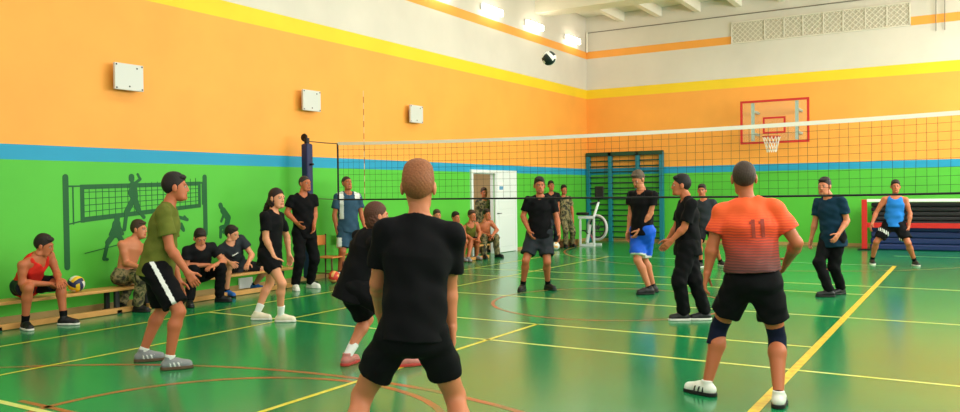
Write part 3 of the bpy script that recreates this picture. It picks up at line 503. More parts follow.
for k, y in enumerate((12.8, 15.05, 17.3, 19.55, 22.0)):
    o = empty('wall_light', (XW, y, 5.95), label=('lit tube light high on the left wall, mostly above the picture edge', 'lit tube light high on wall, leftmost one showing at the picture top', 'lit tube light high on left wall, third from the far corner', 'lit tube light high on the left wall above the flying ball', 'lit tube light high on the left wall nearest the far corner')[k], category='light', group='lit tube lights along the left wall')
    c = MB(); c.box(.005, -.47, .02, .06, .47, .18); c.build('housing', frame_w, o, bevel=.005)
    c = MB(); c.box(.06, -.45, -.01, .14, .45, .15); c.build('diffuser', lampm, o, bevel=.02)
gm = mat('white_lattice', (226, 218, 202), .5); gb = mat('grille_backing', (196, 186, 166), .7)
g = empty('ventilation_grille', (-3.55, YF, 5.90), label='long white lattice grille high on far wall above the basketball board', category='grille')
c = MB(); c.box(-2.21, -.02, -.285, 2.21, -.003, .285); c.build('backing', gb, g)
xs = [-5.76, -4.87, -4.36, -3.88, -3.37, -2.89, -2.36, -1.86, -1.34]
for k in range(8):
    a, b_ = xs[k] + 3.55, xs[k + 1] + 3.55; c = MB(); z0, z1 = -.265, .265; st_ = .14; t = a - .53
    while t < b_:
        for s in (1, -1):
            p = [(t, z0 if s > 0 else z1), (t + .53, z1 if s > 0 else z0)]
            (xa, za), (xb, zb) = p
            if xa < a: za += (zb - za) * (a - xa) / (xb - xa); xa = a
            if xb > b_: zb = za + (zb - za) * (b_ - xa) / (xb - xa); xb = b_
            if xb - xa > .02: c.tube((xa, -.03, za), (xb, -.03, zb), .011, n=5)
        t += st_
    c.build('lattice_panel', gm, g)
for xk in xs:
    c = MB(); c.box(xk + 3.535, -.05, -.285, xk + 3.565, -.02, .285); c.build('divider', gm, g)
c = MB(); c.box(-2.23, -.05, .27, 2.23, -.003, .30); c.box(-2.23, -.05, -.30, 2.23, -.003, -.27); c.build('frame', gm, g)
for x, nm in ((-.77, 'thin grey cable hanging from ceiling, left one right of the grille'), (-.58, 'thin grey cable hanging from ceiling, right one right of the grille')):
    c = MB(); c.tube((x, YF - .05, 5.40), (x, YF - .05, ZC), .010, n=6); c.build('hanging_cable', mat('grey_cable', (120, 110, 96), .6), label=nm, category='cable', group='cables hanging on the far wall')
# ------------------------------------------------------------------ mural on the green wall
mp = mat('dark_green_mural_paint', (6, 88, 38), .6); mb_ = empty('wall_mural', (XW, 7.4, .6), label='dark green painted mural of volleyball players at a net on green wall', category='mural')
def flat_caps(name, segs, t=.004):
    c = MB()
    for k, ((y0, z0), (y1, z1), r) in enumerate(segs):
        a = math.atan2(z1 - z0, y1 - y0); poly = []
        for j in range(9): th = a + PI / 2 + PI * j / 8; poly.append((y0 + r * math.cos(th) - 7.4, z0 + r * math.sin(th) - .6))
        for j in range(9): th = a - PI / 2 + PI * j / 8; poly.append((y1 + r * math.cos(th) - 7.4, z1 + r * math.sin(th) - .6))
        c.prism(poly, 0, .001, t + k * .0003)
    return c.build(name, mp, mb_)
flat_caps('painted_player', [[[7.23, 1.82], [7.23, 1.79], .045], [[7.25, 1.70], [7.27, 1.54], .06], [[7.27, 1.72], [7.37, 1.79], .022], [[7.37, 1.79], [7.33, 1.86], .018], [[7.24, 1.7], [7.19, 1.59], .024], [[7.19, 1.59], [7.24, 1.5], .02], [[7.25, 1.5], [7.14, 1.32], .042], [[7.14, 1.32], [7.1, 1.08], .028], [[7.28, 1.5], [7.33, 1.35], .042], [[7.33, 1.35], [7.42, 1.24], .025]])
flat_caps('painted_player', [[[6.99, 1.26], [6.99, 1.22], .042], [[6.98, 1.16], [6.96, 1.03], .064], [[7.01, 1.15], [7.07, 1.02], .024], [[6.95, 1.15], [6.88, 1.02], .022], [[6.95, 1.03], [6.84, .91], .040], [[6.84, .91], [6.78, .69], .027], [[6.99, 1.03], [7.05, .93], .040], [[7.05, .93], [7.07, .75], .025], [[6.78, .69], [6.83, .68], .02]])
flat_caps('painted_player', [[[8.03, 1.22], [8.17, 1.18], .026], [[8.17, 1.18], [8.12, 1.23], .018], [[8.02, 1.1], [8.1, 1.02], .024], [[8.06, 1.12], [8.1, 1.04], .022], [[7.90, 1.21], [7.95, 1.09], .055], [[7.86, 1.3], [7.87, 1.28], .04]])
flat_caps('painted_player', [[[8.81, 1.39], [8.82, 1.36], .04], [[8.86, 1.3], [8.96, 1.18], .055], [[8.88, 1.25], [8.82, 1.13], .022], [[8.96, 1.17], [8.92, 1.04], .05], [[8.92, 1.05], [8.81, 1.03], .034], [[8.92, 1.02], [8.87, .96], .034], [[8.81, 1.03], [8.80, .88], .026]])
for y0, z1 in ((6.25, 1.81), (8.51, 1.83)):
    flat_caps('painted_post', [[[y0, .62 if y0 < 7 else .95], [y0, z1], .04]])
c = MB()
q4n = [0]
def q4(p): q4n[0] += 1; c.prism([(a - 7.4, b - .6) for a, b in p], 0, .001, .0025 + .00012 * q4n[0])
q4([(6.45, 1.645), (8.43, 1.70), (8.43, 1.76), (6.45, 1.71)]); q4([(6.45, 1.20), (8.43, 1.36), (8.43, 1.42), (6.45, 1.27)]); q4([(6.45, 1.2), (6.51, 1.2), (6.51, 1.7), (6.45, 1.7)]); q4([(8.38, 1.38), (8.43, 1.38), (8.43, 1.74), (8.38, 1.74)])
q4([(6.25, 1.675), (6.46, 1.68), (6.46, 1.70), (6.25, 1.70)]); q4([(6.25, 1.17), (6.46, 1.21), (6.46, 1.23), (6.25, 1.19)]); q4([(8.4, 1.72), (8.51, 1.74), (8.51, 1.76), (8.4, 1.75)]); q4([(6.34, 1.18), (6.36, 1.18), (6.36, 1.69), (6.34, 1.69)]); q4([(8.45, 1.4), (8.47, 1.4), (8.47, 1.74), (8.45, 1.74)])
for k in range(1, 20): y = 6.48 + k * .0975; zb = 1.22 + (y - 6.45) * .08; q4([(y, zb), (y + .008, zb), (y + .008, zb + .44), (y, zb + .44)])
for k in range(1, 5): z = k * .088; q4([(6.48, 1.25 + z), (8.4, 1.40 + z * .7), (8.4, 1.41 + z * .7), (6.48, 1.26 + z)])
q4([(6.5, .78), (7.5, .95), (7.5, .962), (6.5, .79)])
c.build('painted_net', mp, mb_)
# ------------------------------------------------------------------ volleyball net, posts, balls
YN = 10.45
navy = mat('navy_pad', (22, 30, 78), .5); white_tape = mat('white_tape', (238, 232, 220), .6); black_cord = mat('black_cord', (16, 16, 18), .7)
p = empty('net_post', (-9.88, YN, 0), label='dark blue volleyball net post beside the left wall', category='post')
c = MB(); c.tube((0, 0, 0), (0, 0, 2.52), .045, n=16); c.build('pole', dk, p, smooth=False)
c = MB(); c.box(-.075, -.075, .08, .075, .075, 2.42); c.build('pad', navy, p, bevel=.03)
c = MB(); c.ring((-.06, 0, 2.53), (0, 1, 0), .05, .022); c.tube((-.06, -.03, 2.53), (-.06, .03, 2.53), .03); c.build('pulley', dk, p)
c = MB(); c.tube((.07, 0, 2.06), (.14, 0, 2.06), .02); c.build('knob', dk, p)
c = MB(); c.tube((0, 0, 0), (0, 0, .02), .16, n=20); c.build('base_plate', dk, p)
p2 = empty('net_post', (1.05, YN, 0), label='dark blue volleyball net post outside the right edge', category='post')
c = MB(); c.tube((0, 0, 0), (0, 0, 2.52), .045, n=16); c.build('pole', dk, p2)
c = MB(); c.box(-.075, -.075, .08, .075, .075, 2.42); c.build('pad', navy, p2, bevel=.03)
ztop = lambda x: 2.312 + .078 * ((x + 4.1) / 5.0) ** 2
zbot = lambda x: 1.445 + .035 * max(0, (x + 3) / 3.6) ** 2
NX0, NX1 = -9.18, .62
net = empty('volleyball_net', (0, YN, 0), label='black mesh volleyball net with white top tape across the hall', category='net')
c = MB(); n = 60
for k in range(n):
    a = NX0 + (NX1 - NX0) * k / n; b_ = NX0 + (NX1 - NX0) * (k + 1) / n
    v = [(xx, yy, ztop(xx) + dz) for dz in (-.025, .025) for xx, yy in ((a, -.008), (b_, -.008), (b_, .008), (a, .008))]
    c.add(v, [(3, 2, 1, 0), (4, 5, 6, 7), (0, 1, 5, 4), (2, 3, 7, 6)])
c.build('top_tape', white_tape, net)
c = MB(); c.path([(NX0 + (NX1 - NX0) * k / 30, 0, zbot(NX0 + (NX1 - NX0) * k / 30)) for k in range(31)], .013, 8); c.build('bottom_cord', black_cord, net)
c = MB(); k = 0
while NX0 + k * .115 < NX1:
    x = NX0 + k * .115; c.tube((x, 0, zbot(x)), (x + .012 * math.sin(k * 1.7), .0, ztop(x)), .0020, n=4); k += 1
for j in range(1, 9):
    c.path([(NX0 + (NX1 - NX0) * k / 30, 0, zbot(NX0 + (NX1 - NX0) * k / 30) * (1 - j / 9) + ztop(NX0 + (NX1 - NX0) * k / 30) * j / 9) for k in range(31)], .0018, 4)
c.build('netting', black_cord, net)
c = MB(); c.tube((NX0, 0, zbot(NX0)), (NX0, 0, ztop(NX0)), .016); c.build('side_cord', black_cord, net)
RP = mat('grey_rope', (110, 100, 88), .7)
for pts, rr in (([(-9.83, 0, 2.46), (-9.5, 0, 2.42), (NX0, 0, ztop(NX0))], .009), ([(NX0, 0, zbot(NX0)), (-9.80, 0, 1.47)], .007), ([(NX1, 0, ztop(NX1)), (.97, 0, 2.43)], .009), ([(NX1, 0, zbot(NX1)), (.97, 0, 1.5)], .007)):
    c = MB(); c.path(pts, rr, 6); c.build('tension_rope', RP, net)
c = MB()
for k in range(18): c.mi = k % 2; c.tube((-8.59, -.02, 1.44 + k * .1), (-8.59, -.02, 1.44 + (k + 1) * .1), .006)
c.build('antenna', [mat('antenna_red', (150, 84, 50), .5), mat('antenna_cream', (214, 190, 150), .6)], net)
def volleyball(loc, r, cols, label, rot=(0, 0, 0), group=None):
    me = bpy.data.meshes.new('volleyball'); n = 12; v = []; f = []; mi = []
    for a in range(3):
        for s in (1, -1):
            base = len(v)
            for i in range(n + 1):
                for j in range(n + 1):
                    q = [0, 0, 0]; q[a] = s; q[(a + 1) % 3] = math.tan((i / n - .5) * PI / 2); q[(a + 2) % 3] = math.tan((j / n - .5) * PI / 2); d = unit(np.array(q, float))
                    e = min(abs((i / n * 3) - round(i / n * 3)), 1); v.append(tuple(d * r * (1 - (.02 if (i in (4, 8) or i in (0, n) or j in (0, n)) else 0))))
            for i in range(n):
                for j in range(n):
                    q = (base + i * (n + 1) + j, base + (i + 1) * (n + 1) + j, base + (i + 1) * (n + 1) + j + 1, base + i * (n + 1) + j + 1)
                    f.append(q if s > 0 else q[::-1]); mi.append(cols[1][(i * 3 // n + a + (0 if s > 0 else 1)) % len(cols[1])])
    o = mesh_obj('volleyball', v, f, cols[0], None, loc, mi, True, label=label, category='ball'); o.rotation_euler = rot
    if group: o['group'] = group
    return o
by, bb, bw = mat('ball_yellow', (236, 190, 40), .45), mat('ball_blue', (36, 46, 84), .45), mat('ball_white', (228, 224, 214), .45); br = mat('ball_red', (206, 56, 44), .45); bg = mat('ball_dark_green', (20, 34, 28), .5); bo = mat('ball_orange_yellow', (232, 170, 96), .5)
volleyball((-9.74, 6.08, .44), .105, ([by, bb, bw], [0, 1, 2]), 'yellow, blue and white volleyball lying on the bench beside the man in red', (.4, .5, .3))
volleyball((-5.37, 10.83, 3.52), .108, ([bg, bw], [0, 1, 0]), 'dark green and white volleyball flying high above the net', (.2, .9, .5))
volleyball((-9.46, 10.62, .105), .105, ([br, bo], [0, 1]), 'red and cream striped ball on the floor under the wooden chairs', (.7, .2, .4))
volleyball((-9.31, 19.05, .105), .105, ([bw, bo], [0, 0, 0, 1]), 'pale ball on the floor left of the person in full camouflage', (.1, .2, .3))
# ------------------------------------------------------------------ benches and chairs
metal = mat('dark_bench_metal', (44, 44, 46), .5, .2)
def bench(y0, y1, label, legs):
    o = empty('gym_bench', (-9.78, (y0 + y1) / 2, 0), label=label, category='bench', group='low wooden benches along the left wall'); a, b = y0 - (y0 + y1) / 2, y1 - (y0 + y1) / 2
    c = MB(); c.box(-.16, a, .295, .16, b, .335); c.build('seat', wood, o, bevel=.008)
    for l in legs:
        l -= (y0 + y1) / 2
        c = MB(); c.box(-.13, l - .03, .05, -.08, l + .03, .295); c.box(.08, l - .03, .05, .13, l + .03, .295); c.box(-.15, l - .04, 0, .17, l + .04, .05); c.build('leg', metal, o, bevel=.004)
    c = MB(); c.box(.10, a + .1, .005, .17, b - .05, .075); c.build('stretcher', wood, o, bevel=.006)
    return o
bench(3.6, 6.86, 'long low wooden bench under the mural, carrying the man in red', (5.05, 6.6))
bench(6.95, 9.85, 'low wooden bench right of the mural, carrying two men in dark tees', (7.2, 9.6))
bench(13.5, 16.2, 'low wooden bench beside the white door frame with four seated men', (13.7, 16.0))
def chair(x, y, label, rz):
    o = empty('wooden_chair', (x, y, 0), label=label, category='chair', group='wooden chairs behind the man in polo'); o.rotation_euler = (0, 0, rz)
    fr = mat('dark_red_chair_frame', (92, 44, 34), .5); sw = mat('orange_plywood', (214, 128, 66), .45, noise=.12, nscale=7)
    c = MB(); c.box(-.2, -.2, .40, .2, .2, .425); c.build('seat', sw, o, bevel=.01)
    c = MB(); c.box(-.2, .185, .62, .2, .205, .80); c.build('backrest', sw, o, bevel=.01)
    for sx in (-1, 1):
        c = MB(); c.tube((.18 * sx, -.18, 0), (.18 * sx, -.17, .40), .014); c.build('leg', fr, o)
        c = MB(); c.tube((.18 * sx, .20, 0), (.18 * sx, .19, .82), .014); c.build('leg', fr, o)
        c = MB(); c.tube((.18 * sx, -.18, .14), (.18 * sx, .19, .14), .010); c.build('stretcher', fr, o)
    return o
chair(-9.72, 10.28 + .02, 'wooden chair between the net post and man in all black', -PI / 2 + .1) if False else None
chair(-9.86, 10.95, 'wooden school chair with the red ball at its feet', PI / 2 + .15)
chair(-9.86, 11.62, 'wooden school chair directly behind the man in teal polo', PI / 2 - .05)
# ------------------------------------------------------------------ wall bars
teal = mat('teal_paint', (22, 120, 140), .45, noise=.08); dgreen = mat('dark_green_paint', (14, 66, 46), .5, noise=.1)
wb = empty('wall_bars', (-8.95, YF, 0), label='teal and green wooden wall bars in the far corner', category='wall bars')
ux = [-10.12, -9.40, -8.53, -7.80]
for x in ux:
    c = MB(); c.box(x + 8.95 - .055, -.16, 0, x + 8.95 + .055, -.02, 2.66); c.build('upright', teal, wb, bevel=.006)
for k in range(3):
    a, b_ = ux[k] + 8.95, ux[k + 1] + 8.95
    c = MB(); c.box(a - .05, -.18, 2.58, b_ + .05, -.03, 2.70); c.build('top_board', dgreen, wb, bevel=.005)
    for j in range(15):
        z = .12 + j * .165; c = MB(); c.tube((a + .05, -.10, z), (b_ - .05, -.10, z), .022, n=8); c.build('rung', dgreen, wb)
# ------------------------------------------------------------------ basketball board
red = mat('red_paint', (196, 34, 28), .45); YBD = 22.4
g = bpy.data.materials.new('acrylic_board'); g.use_nodes = True; nt = g.node_tree; bs = nt.nodes['Principled BSDF']; bs.inputs['Base Color'].default_value = (.9, .9, .88, 1); bs.inputs['Alpha'].default_value = .04; bs.inputs['Roughness'].default_value = .1
bk = empty('basketball_hoop', (-4.49, YBD, 2.74), label='clear basketball backboard framed in red on the far wall', category='basketball hoop')
W2, HH = .875, 1.16
c = MB(); c.box(-W2 + .03, -.008, .03, W2 - .03, .008, HH - .03); c.build('backboard', g, bk)
c = MB(); c.box(-W2, -.025, 0, W2, .025, .055); c.box(-W2, -.025, HH - .055, W2, .025, HH); c.box(-W2, -.025, .055, -W2 + .055, .025, HH - .055); c.box(W2 - .055, -.025, .055, W2, .025, HH - .055); c.build('frame', red, bk)
c = MB(); x0, x1, z0, z1 = -.29, .29, .26, .70
for a in ((x0, z0, x1, z0 + .05), (x0, z1 - .05, x1, z1), (x0, z0 + .05, x0 + .05, z1 - .05), (x1 - .05, z0 + .05, x1, z1 - .05)): c.box(a[0], -.015, a[1], a[2], -.008, a[3])
c.build('target_square', red, bk)
c = MB(); c.ring((0, -.34, .16), (0, 0, 1), .225, .012, 32); c.box(-.07, -.13, .11, .07, -.01, .17); hoop = c.build('hoop', mat('orange_red_steel', (200, 60, 34), .45), bk)
c = MB()
for k in range(14):
    for s in (1, -1):
        t0 = 2 * PI * k / 14; pts = []
        for j in range(5):
            r = .22 - .028 * j - (.0 if j < 4 else -.01); t = t0 + s * j * PI / 14; pts.append((r * math.cos(t), -.34 + r * math.sin(t),   .15 - .1 * j))
        c.path(pts, .006, 4)
c.build('hoop_net', white_tape, hoop)
sup = mat('pale_teal_steel', (150, 172, 160), .5)
for x in (-.56, .56):
    c = MB(); c.box(x - .04, .03, .08, x + .04, .09, 1.1); c.box(x - .03, .09, .25, x + .03, YF - YBD - .005, .31); c.box(x - .03, .09, .85, x + .03, YF - YBD - .005, .91); c.build('support_bracket', sup, bk)
# ------------------------------------------------------------------ mats and their red frame
mk = mat('black_mat_vinyl', (20, 20, 24), .5); mbv = mat('blue_mat_vinyl', (18, 40, 92), .5)
x0, x1, y0, y1 = -2.15, 1.2, 22.05, 23.05; z = .005; rnd = random.Random(3)
names = ['bottom', 'second', 'third', 'fourth', 'fifth', 'sixth', 'seventh', 'eighth', 'topmost']
for k in range(9):
    hgt = .15 if k < 4 else .112; dx = rnd.uniform(-.03, .03)
    c = MB(); c.box(x0 + dx, y0 + rnd.uniform(0, .03), z, x1 + dx, y1, z + hgt - .006); z += hgt
    o = c.build('gym_mat', mbv if k < 4 else mk, bevel=.03, label='%s gym mat, %s of the stack behind the red frame' % ('blue' if k < 4 else 'black', names[k] if k in (0, 8) else names[k] + ' from bottom'), category='mat', group='gym mats stacked by the far wall')
fr = empty('mat_rack', (-2.28, 21.95, 0), label='red metal frame with white top rail in front of the mats', category='rack')
c = MB(); c.box(-.06, -.05, .03, .06, .05, 1.24); c.build('post', red, fr, bevel=.006)
c = MB(); c.box(-.14, -.2, 0, .14, .09, .03); c.build('foot', dk, fr)
c = MB(); c.box(.06, -.03, .55, 3.5, .03, .67); c.build('middle_rail', red, fr, bevel=.006)
c = MB(); c.box(.06, -.04, 1.18, 3.5, .04, 1.25); c.build('top_rail', mat('white_rail_paint', (232, 232, 226), .4), fr, bevel=.006)
c = MB(); c.box(3.5, -.05, .03, 3.62, .05, 1.24); c.build('post', red, fr, bevel=.006)
c = MB(); c.box(3.44, -.2, 0, 3.68, .09, .03); c.build('foot', dk, fr)
# ------------------------------------------------------------------ exercise bike in the corner
wp = mat('white_bike_paint', (222, 226, 230), .35); bkp = mat('black_plastic', (20, 20, 22), .5); pk = mat('pink_plastic', (214, 90, 120), .5)
e = empty('exercise_bike', (-9.1, 20.7, 0), label='white exercise bike with black handlebars in front of the wall bars', category='exercise bike')
c = MB(); c.box(-.26, -.05, .0, .20, .0, .06); c.box(-.26, .4, .0, .20, .45, .06); c.tube((-.03, -.02, .05), (-.03, .42, .05), .03); c.build('base', wp, e)
c = MB(); c.box(-.27, -.05, .05, -.21, .0, .70); c.box(.14, -.05, .05, .20, .0, .84); c.box(-.30, -.06, .76, .20, .0, .84); c.tube((-.24, -.02, .68), (-.24, -.02, .78), .03); c.build('frame', wp, e, bevel=.01)
c = MB(); c.tube((.17, -.02, .82), (.26, .1, 1.22), .035); c.tube((-.05, .0, .1), (.04, .03, .6), .05); c.build('steering_column', wp, e)
c = MB(); c.ring((.24, .05, .52), (.3, 1, 0), .33, .035, 32); wl = c.build('flywheel', mat('pale_grey_rim', (200, 196, 200), .35), e); c = MB(); c.ring((.24, .05, .52), (.3, 1, 0), .27, .02, 32); c.tube((.23, .0, .52), (.25, .10, .52), .06)
for k in range(6): t = k * PI / 3; c.tube((.24, .05, .52), (.24 + .27 * math.cos(t) * .96, .05 - .08 * math.cos(t), .52 + .27 * math.sin(t)), .012)
c.build('spokes', mat('dark_grey_metal', (70, 70, 74), .4, .5), wl)
c = MB(); c.box(-.34, -.1, .86, -.02, .12, .94); c.build('saddle', bkp, e, bevel=.03)
c = MB(); c.tube((.26, .1, 1.22), (.05, -.02, 1.18), .025); c.tube((.26, .1, 1.22), (.05, .2, 1.18), .025); c.tube((.26, .1, 1.22), (.28, .1, 1.4), .03); c.build('handlebar', bkp, e)
c = MB(); c.box(.16, .06, 1.3, .42, .12, 1.66); c.build('console', bkp, e, bevel=.02)
for s in (-1, 1):
    c = MB(); c.tube((.0, .03 * s, .34), (.0 + .1 * s, .09 * s, .34 - .1 * s), .014); c.box(.04 * s - .05 + .06 * s, .09 * s - .04, .22 - .1 * s + .1, .04 * s + .05 + .06 * s, .09 * s + .04, .25 - .1 * s + .1); c.build('pedal', pk if s > 0 else bkp, e)
# low board stack under the corner group
c = MB(); cm = mat('brown_boards', (150, 100, 64), .6, noise=.15)
for k in range(3):
    c = MB(); c.box(-9.95, 19.9, .005 + k * .06, -9.5, 20.9, .06 + k * .06); c.build('wooden_board', cm, bevel=.006, label='brown wooden board in the far corner, ' + ('lowest of three', 'middle of three', 'topmost of three')[k], category='board', group='brown boards stacked by the exercise bike')
# ------------------------------------------------------------------ clothes
def cloth(n, c, rough=.85, noise=.12, ns=14): return mat(n, c, rough, spec=.15, noise=noise, nscale=ns)
BLACK = cloth('black_cotton', (10, 10, 13)); BLACK2 = cloth('faded_black_cotton', (22, 23, 26)); CHAR = cloth('charcoal_cotton', (44, 48, 54)); OLIVE = cloth('olive_cotton', (98, 104, 40), noise=.4, ns=12); REDC = cloth('red_jersey', (216, 44, 36)); BLUE = cloth('bright_blue_nylon', (28, 88, 206), .5); TEALC = cloth('dark_teal_cotton', (16, 46, 66)); POLO = cloth('teal_blue_polo', (50, 78, 100)); WHITE = cloth('white_cotton', (228, 228, 224), noise=.03); TANK = cloth('sky_blue_jersey', (34, 112, 190)); NAVY = cloth('navy_knit', (16, 22, 44)); DKSH = cloth('dark_navy_nylon', (20, 22, 32), .6)
SH_B = mat('black_shoe', (18, 18, 20), .5); SH_W = mat('white_shoe', (226, 224, 216), .5); SH_C = mat('cream_shoe', (226, 214, 190), .5); SH_G = mat('grey_shoe', (132, 134, 136), .6); SH_BL = mat('blue_shoe', (24, 96, 176), .5); SH_R = mat('red_grey_shoe', (184, 112, 104), .5)
SO_W = mat('white_sole', (216, 212, 204), .6); SO_B = mat('black_sole', (16, 16, 16), .6); SO_T = mat('brown_gum_sole', (92, 70, 50), .6); SO_R = mat('red_sole', (176, 54, 46), .5)
def camo():
    m = bpy.data.materials.new('camouflage_cloth'); m.use_nodes = True; nt = m.node_tree; b = nt.nodes['Principled BSDF']; tc = nt.nodes.new('ShaderNodeTexCoord'); n = nt.nodes.new('ShaderNodeTexNoise'); n.inputs['Scale'].default_value = 11; n.inputs['Detail'].default_value = 2
    r = ramp_node(nt, [(0, (48, 46, 34)), (.42, (92, 88, 56)), (.5, (134, 118, 82)), (.6, (70, 78, 46)), (.68, (40, 36, 28))]); nt.links.new(tc.outputs['Object'], n.inputs['Vector']); nt.links.new(n.outputs['Fac'], r.inputs[0]); nt.links.new(r.outputs[0], b.inputs['Base Color']); b.inputs['Roughness'].default_value = .9
    return m
CAMO = camo()
def orange_cloth(zt, zb):
    """sports shirt printed orange at the shoulders, breaking up into dark stripes towards the hem"""
    m = bpy.data.materials.new('orange_black_printed_jersey'); m.use_nodes = True; nt = m.node_tree; b = nt.nodes['Principled BSDF']; tc = nt.nodes.new('ShaderNodeTexCoord'); sp = nt.nodes.new('ShaderNodeSeparateXYZ'); nt.links.new(tc.outputs['Object'], sp.inputs[0])
    mr = nt.nodes.new('ShaderNodeMapRange'); mr.inputs[1].default_value = zb; mr.inputs[2].default_value = zt; nt.links.new(sp.outputs['Z'], mr.inputs[0])
    wv = nt.nodes.new('ShaderNodeTexWave'); wv.bands_direction = 'Z'; wv.inputs['Scale'].default_value = 16; wv.inputs['Distortion'].default_value = 2.5; wv.inputs['Detail'].default_value = 1; nt.links.new(tc.outputs['Object'], wv.inputs['Vector'])
    ma = nt.nodes.new('ShaderNodeMath'); ma.operation = 'MULTIPLY_ADD'; ma.inputs[1].default_value = .22; nt.links.new(wv.outputs['Fac'], ma.inputs[0]); nt.links.new(mr.outputs[0], ma.inputs[2])
    r = ramp_node(nt, [(.12, (62, 32, 36)), (.40, (120, 56, 48)), (.62, (180, 58, 40)), (.80, (232, 70, 28)), (1.0, (242, 90, 32))], 'LINEAR'); nt.links.new(ma.outputs[0], r.inputs[0]); nt.links.new(r.outputs[0], b.inputs['Base Color']); b.inputs['Roughness'].default_value = .7
    return m
# pattern predicates (face centres -> material slot)
def p_side_stripe(c, J, u, f, l, S):
    r = -1; out = np.zeros(len(c), int)
    for s in 'LR':
        hp = J['h' + s]; k = J['k' + s]; d = unit(k - hp); rel = c - hp; o = J['h' + s] - J['P']; o = unit(o - d * o.dot(d)); fw = np.cross(d, o)
        out |= ((np.abs(rel.dot(fw)) < .0105 * S) & (rel.dot(o) > .03 * S)).astype(int)
    return out
def p_polo(c, J, u, f, l, S):
    x = (c - J['P']).dot(l); z = (c - J['P']).dot(u); sh = (J['N'] - J['P']).dot(u)
    return (((x < -.060 * S) & (x > -.092 * S) & (z > .07 * S) & ((c - J['P']).dot(f) > -.01)) | ((z > sh - .065 * S) & (np.abs(x) > .055 * S) & (np.abs(x) < .112 * S))).astype(int)
def p_polo_shorts(c, J, u, f, l, S):
    x = (c - J['P']).dot(l); z = c[:, 2]; zm = J['kR'][2]
    return ((np.abs(x) > .085 * S) & (z < zm + .13 * S)).astype(int)
def p_hem(c, J, u, f, l, S):
    out = np.zeros(len(c), int)
    for s in 'LR':
        hp = J['h' + s]; k = J['k' + s]; d = unit(k - hp); t = (c - hp).dot(d) / np.linalg.norm(k - hp); out |= ((t > .80)).astype(int)
    return out
def p_white_print(c, J, u, f, l, S):
    x = (c - J['hR']).dot(unit(J['kR'] - J['hR'])) / S; y = (c - J['P']).dot(f)
    return ((x > .09) & (x < .125) & (y > .03) & (np.mod(c[:, 0] * 30, 1) < .55)).astype(int)
def p_chest(c, J, u, f, l, S):
    rel = c - J['N']; z = rel.dot(u); x = rel.dot(l)
    return ((np.abs(x + .03 * S) < .028 * S) & (np.abs(z + .085 * S) < .006 * S) & (rel.dot(f) > 0)).astype(int)
SK1, SK2, SK3 = (196, 120, 84), (182, 102, 66), (214, 144, 108)
tee = lambda m, **k: dict(kind='tee', mats=m, **k)
sh = lambda m, frac=.8, **k: dict(kind='shorts', mats=m, frac=frac, **k)
pants = lambda m, **k: dict(kind='trousers', mats=m, **k)
# seated along the left wall
make_person('red', 'person in a red tank top and black shorts sitting on the bench, hands clasped', SK2, top=dict(kind='tank', mats=REDC, vneck=True, hem=.02), bottom=sh(DKSH, .72), socks=(BLACK, .22), shoes=(SH_B, SO_W))
make_person('shirtless', 'shirtless person in camouflage trousers sitting on the bench under the mural', SK1, hair=(60, 44, 32), bottom=pants(CAMO), shoes=(SH_B, SO_B))
make_person('seatblack', 'person in black tee and long black trousers leaning forward on the bench', SK1, top=tee(BLACK2, sleeve=.5, hem=.02), bottom=pants(BLACK), shoes=(SH_B, SO_B))
make_person('seatblue', 'person in dark tee, shorts and bright blue shoes sitting on the bench', SK3, top=tee([CHAR, WHITE], sleeve=.5, hem=.02, pred=p_chest), bottom=sh(BLACK2, .7), socks=(BLACK, .12), shoes=(SH_BL, SO_B))
# near players
make_person('green', 'person in olive tee and black shorts with white side stripe, side view', SK2, hair=(30, 22, 18), top=tee(OLIVE, sleeve=.62, slack=1.02, hem=.04), bottom=sh([BLACK, WHITE], .84, slack=1.10, pred=p_side_stripe, rise=.03), socks=(WHITE, .12), shoes=(SH_G, SO_T, WHITE))
def tablet(root, J, S, h): pass
make_person('woman', 'person with long dark hair in black tee and shorts with white socks, standing', SK3, hair=(40, 24, 20), hstyle='long', build=.93, top=tee(BLACK, sleeve=.6, hem=.085, slack=1.04), bottom=sh(BLACK, .55, slack=1.08), socks=(WHITE, .32), shoes=(SH_C, SO_W))
make_person('blacklong', 'person all in black with white shoes standing hand on hip by the post', SK2, hair=(52, 44, 40), hstyle='buzz', top=tee(BLACK, sleeve=.55), bottom=pants(BLACK), shoes=(SH_W, SO_W))
make_person('polo', 'person in teal and white polo shirt and teal shorts standing by the chairs', SK2, hair=(56, 44, 36), hstyle='buzz', top=tee([POLO, WHITE], sleeve=.6, slack=1.04, pred=p_polo), bottom=sh([POLO, WHITE], .86, slack=1.1, pred=p_polo_shorts), socks=(WHITE, .12), shoes=(SH_W, SO_W))
make_person('crouch', 'person in black crouching with bobbed brown hair behind the near player', SK1, hair=(78, 44, 30), hstyle='bob', top=tee(BLACK, sleeve=.7, hem=.07, slack=1.05), bottom=sh(BLACK, .82, slack=1.15), socks=(WHITE, .34), shoes=(SH_R, SO_R))
make_person('front', 'nearest person, seen from behind in plain black tee and black shorts', SK1, hair=(136, 82, 50), hstyle='short', top=tee(BLACK, sleeve=.62, slack=1.04, hem=.015), build=.95, bottom=sh(BLACK, .62, slack=1.0, rise=.07), socks=(WHITE, .25), shoes=(SH_W, SO_W))
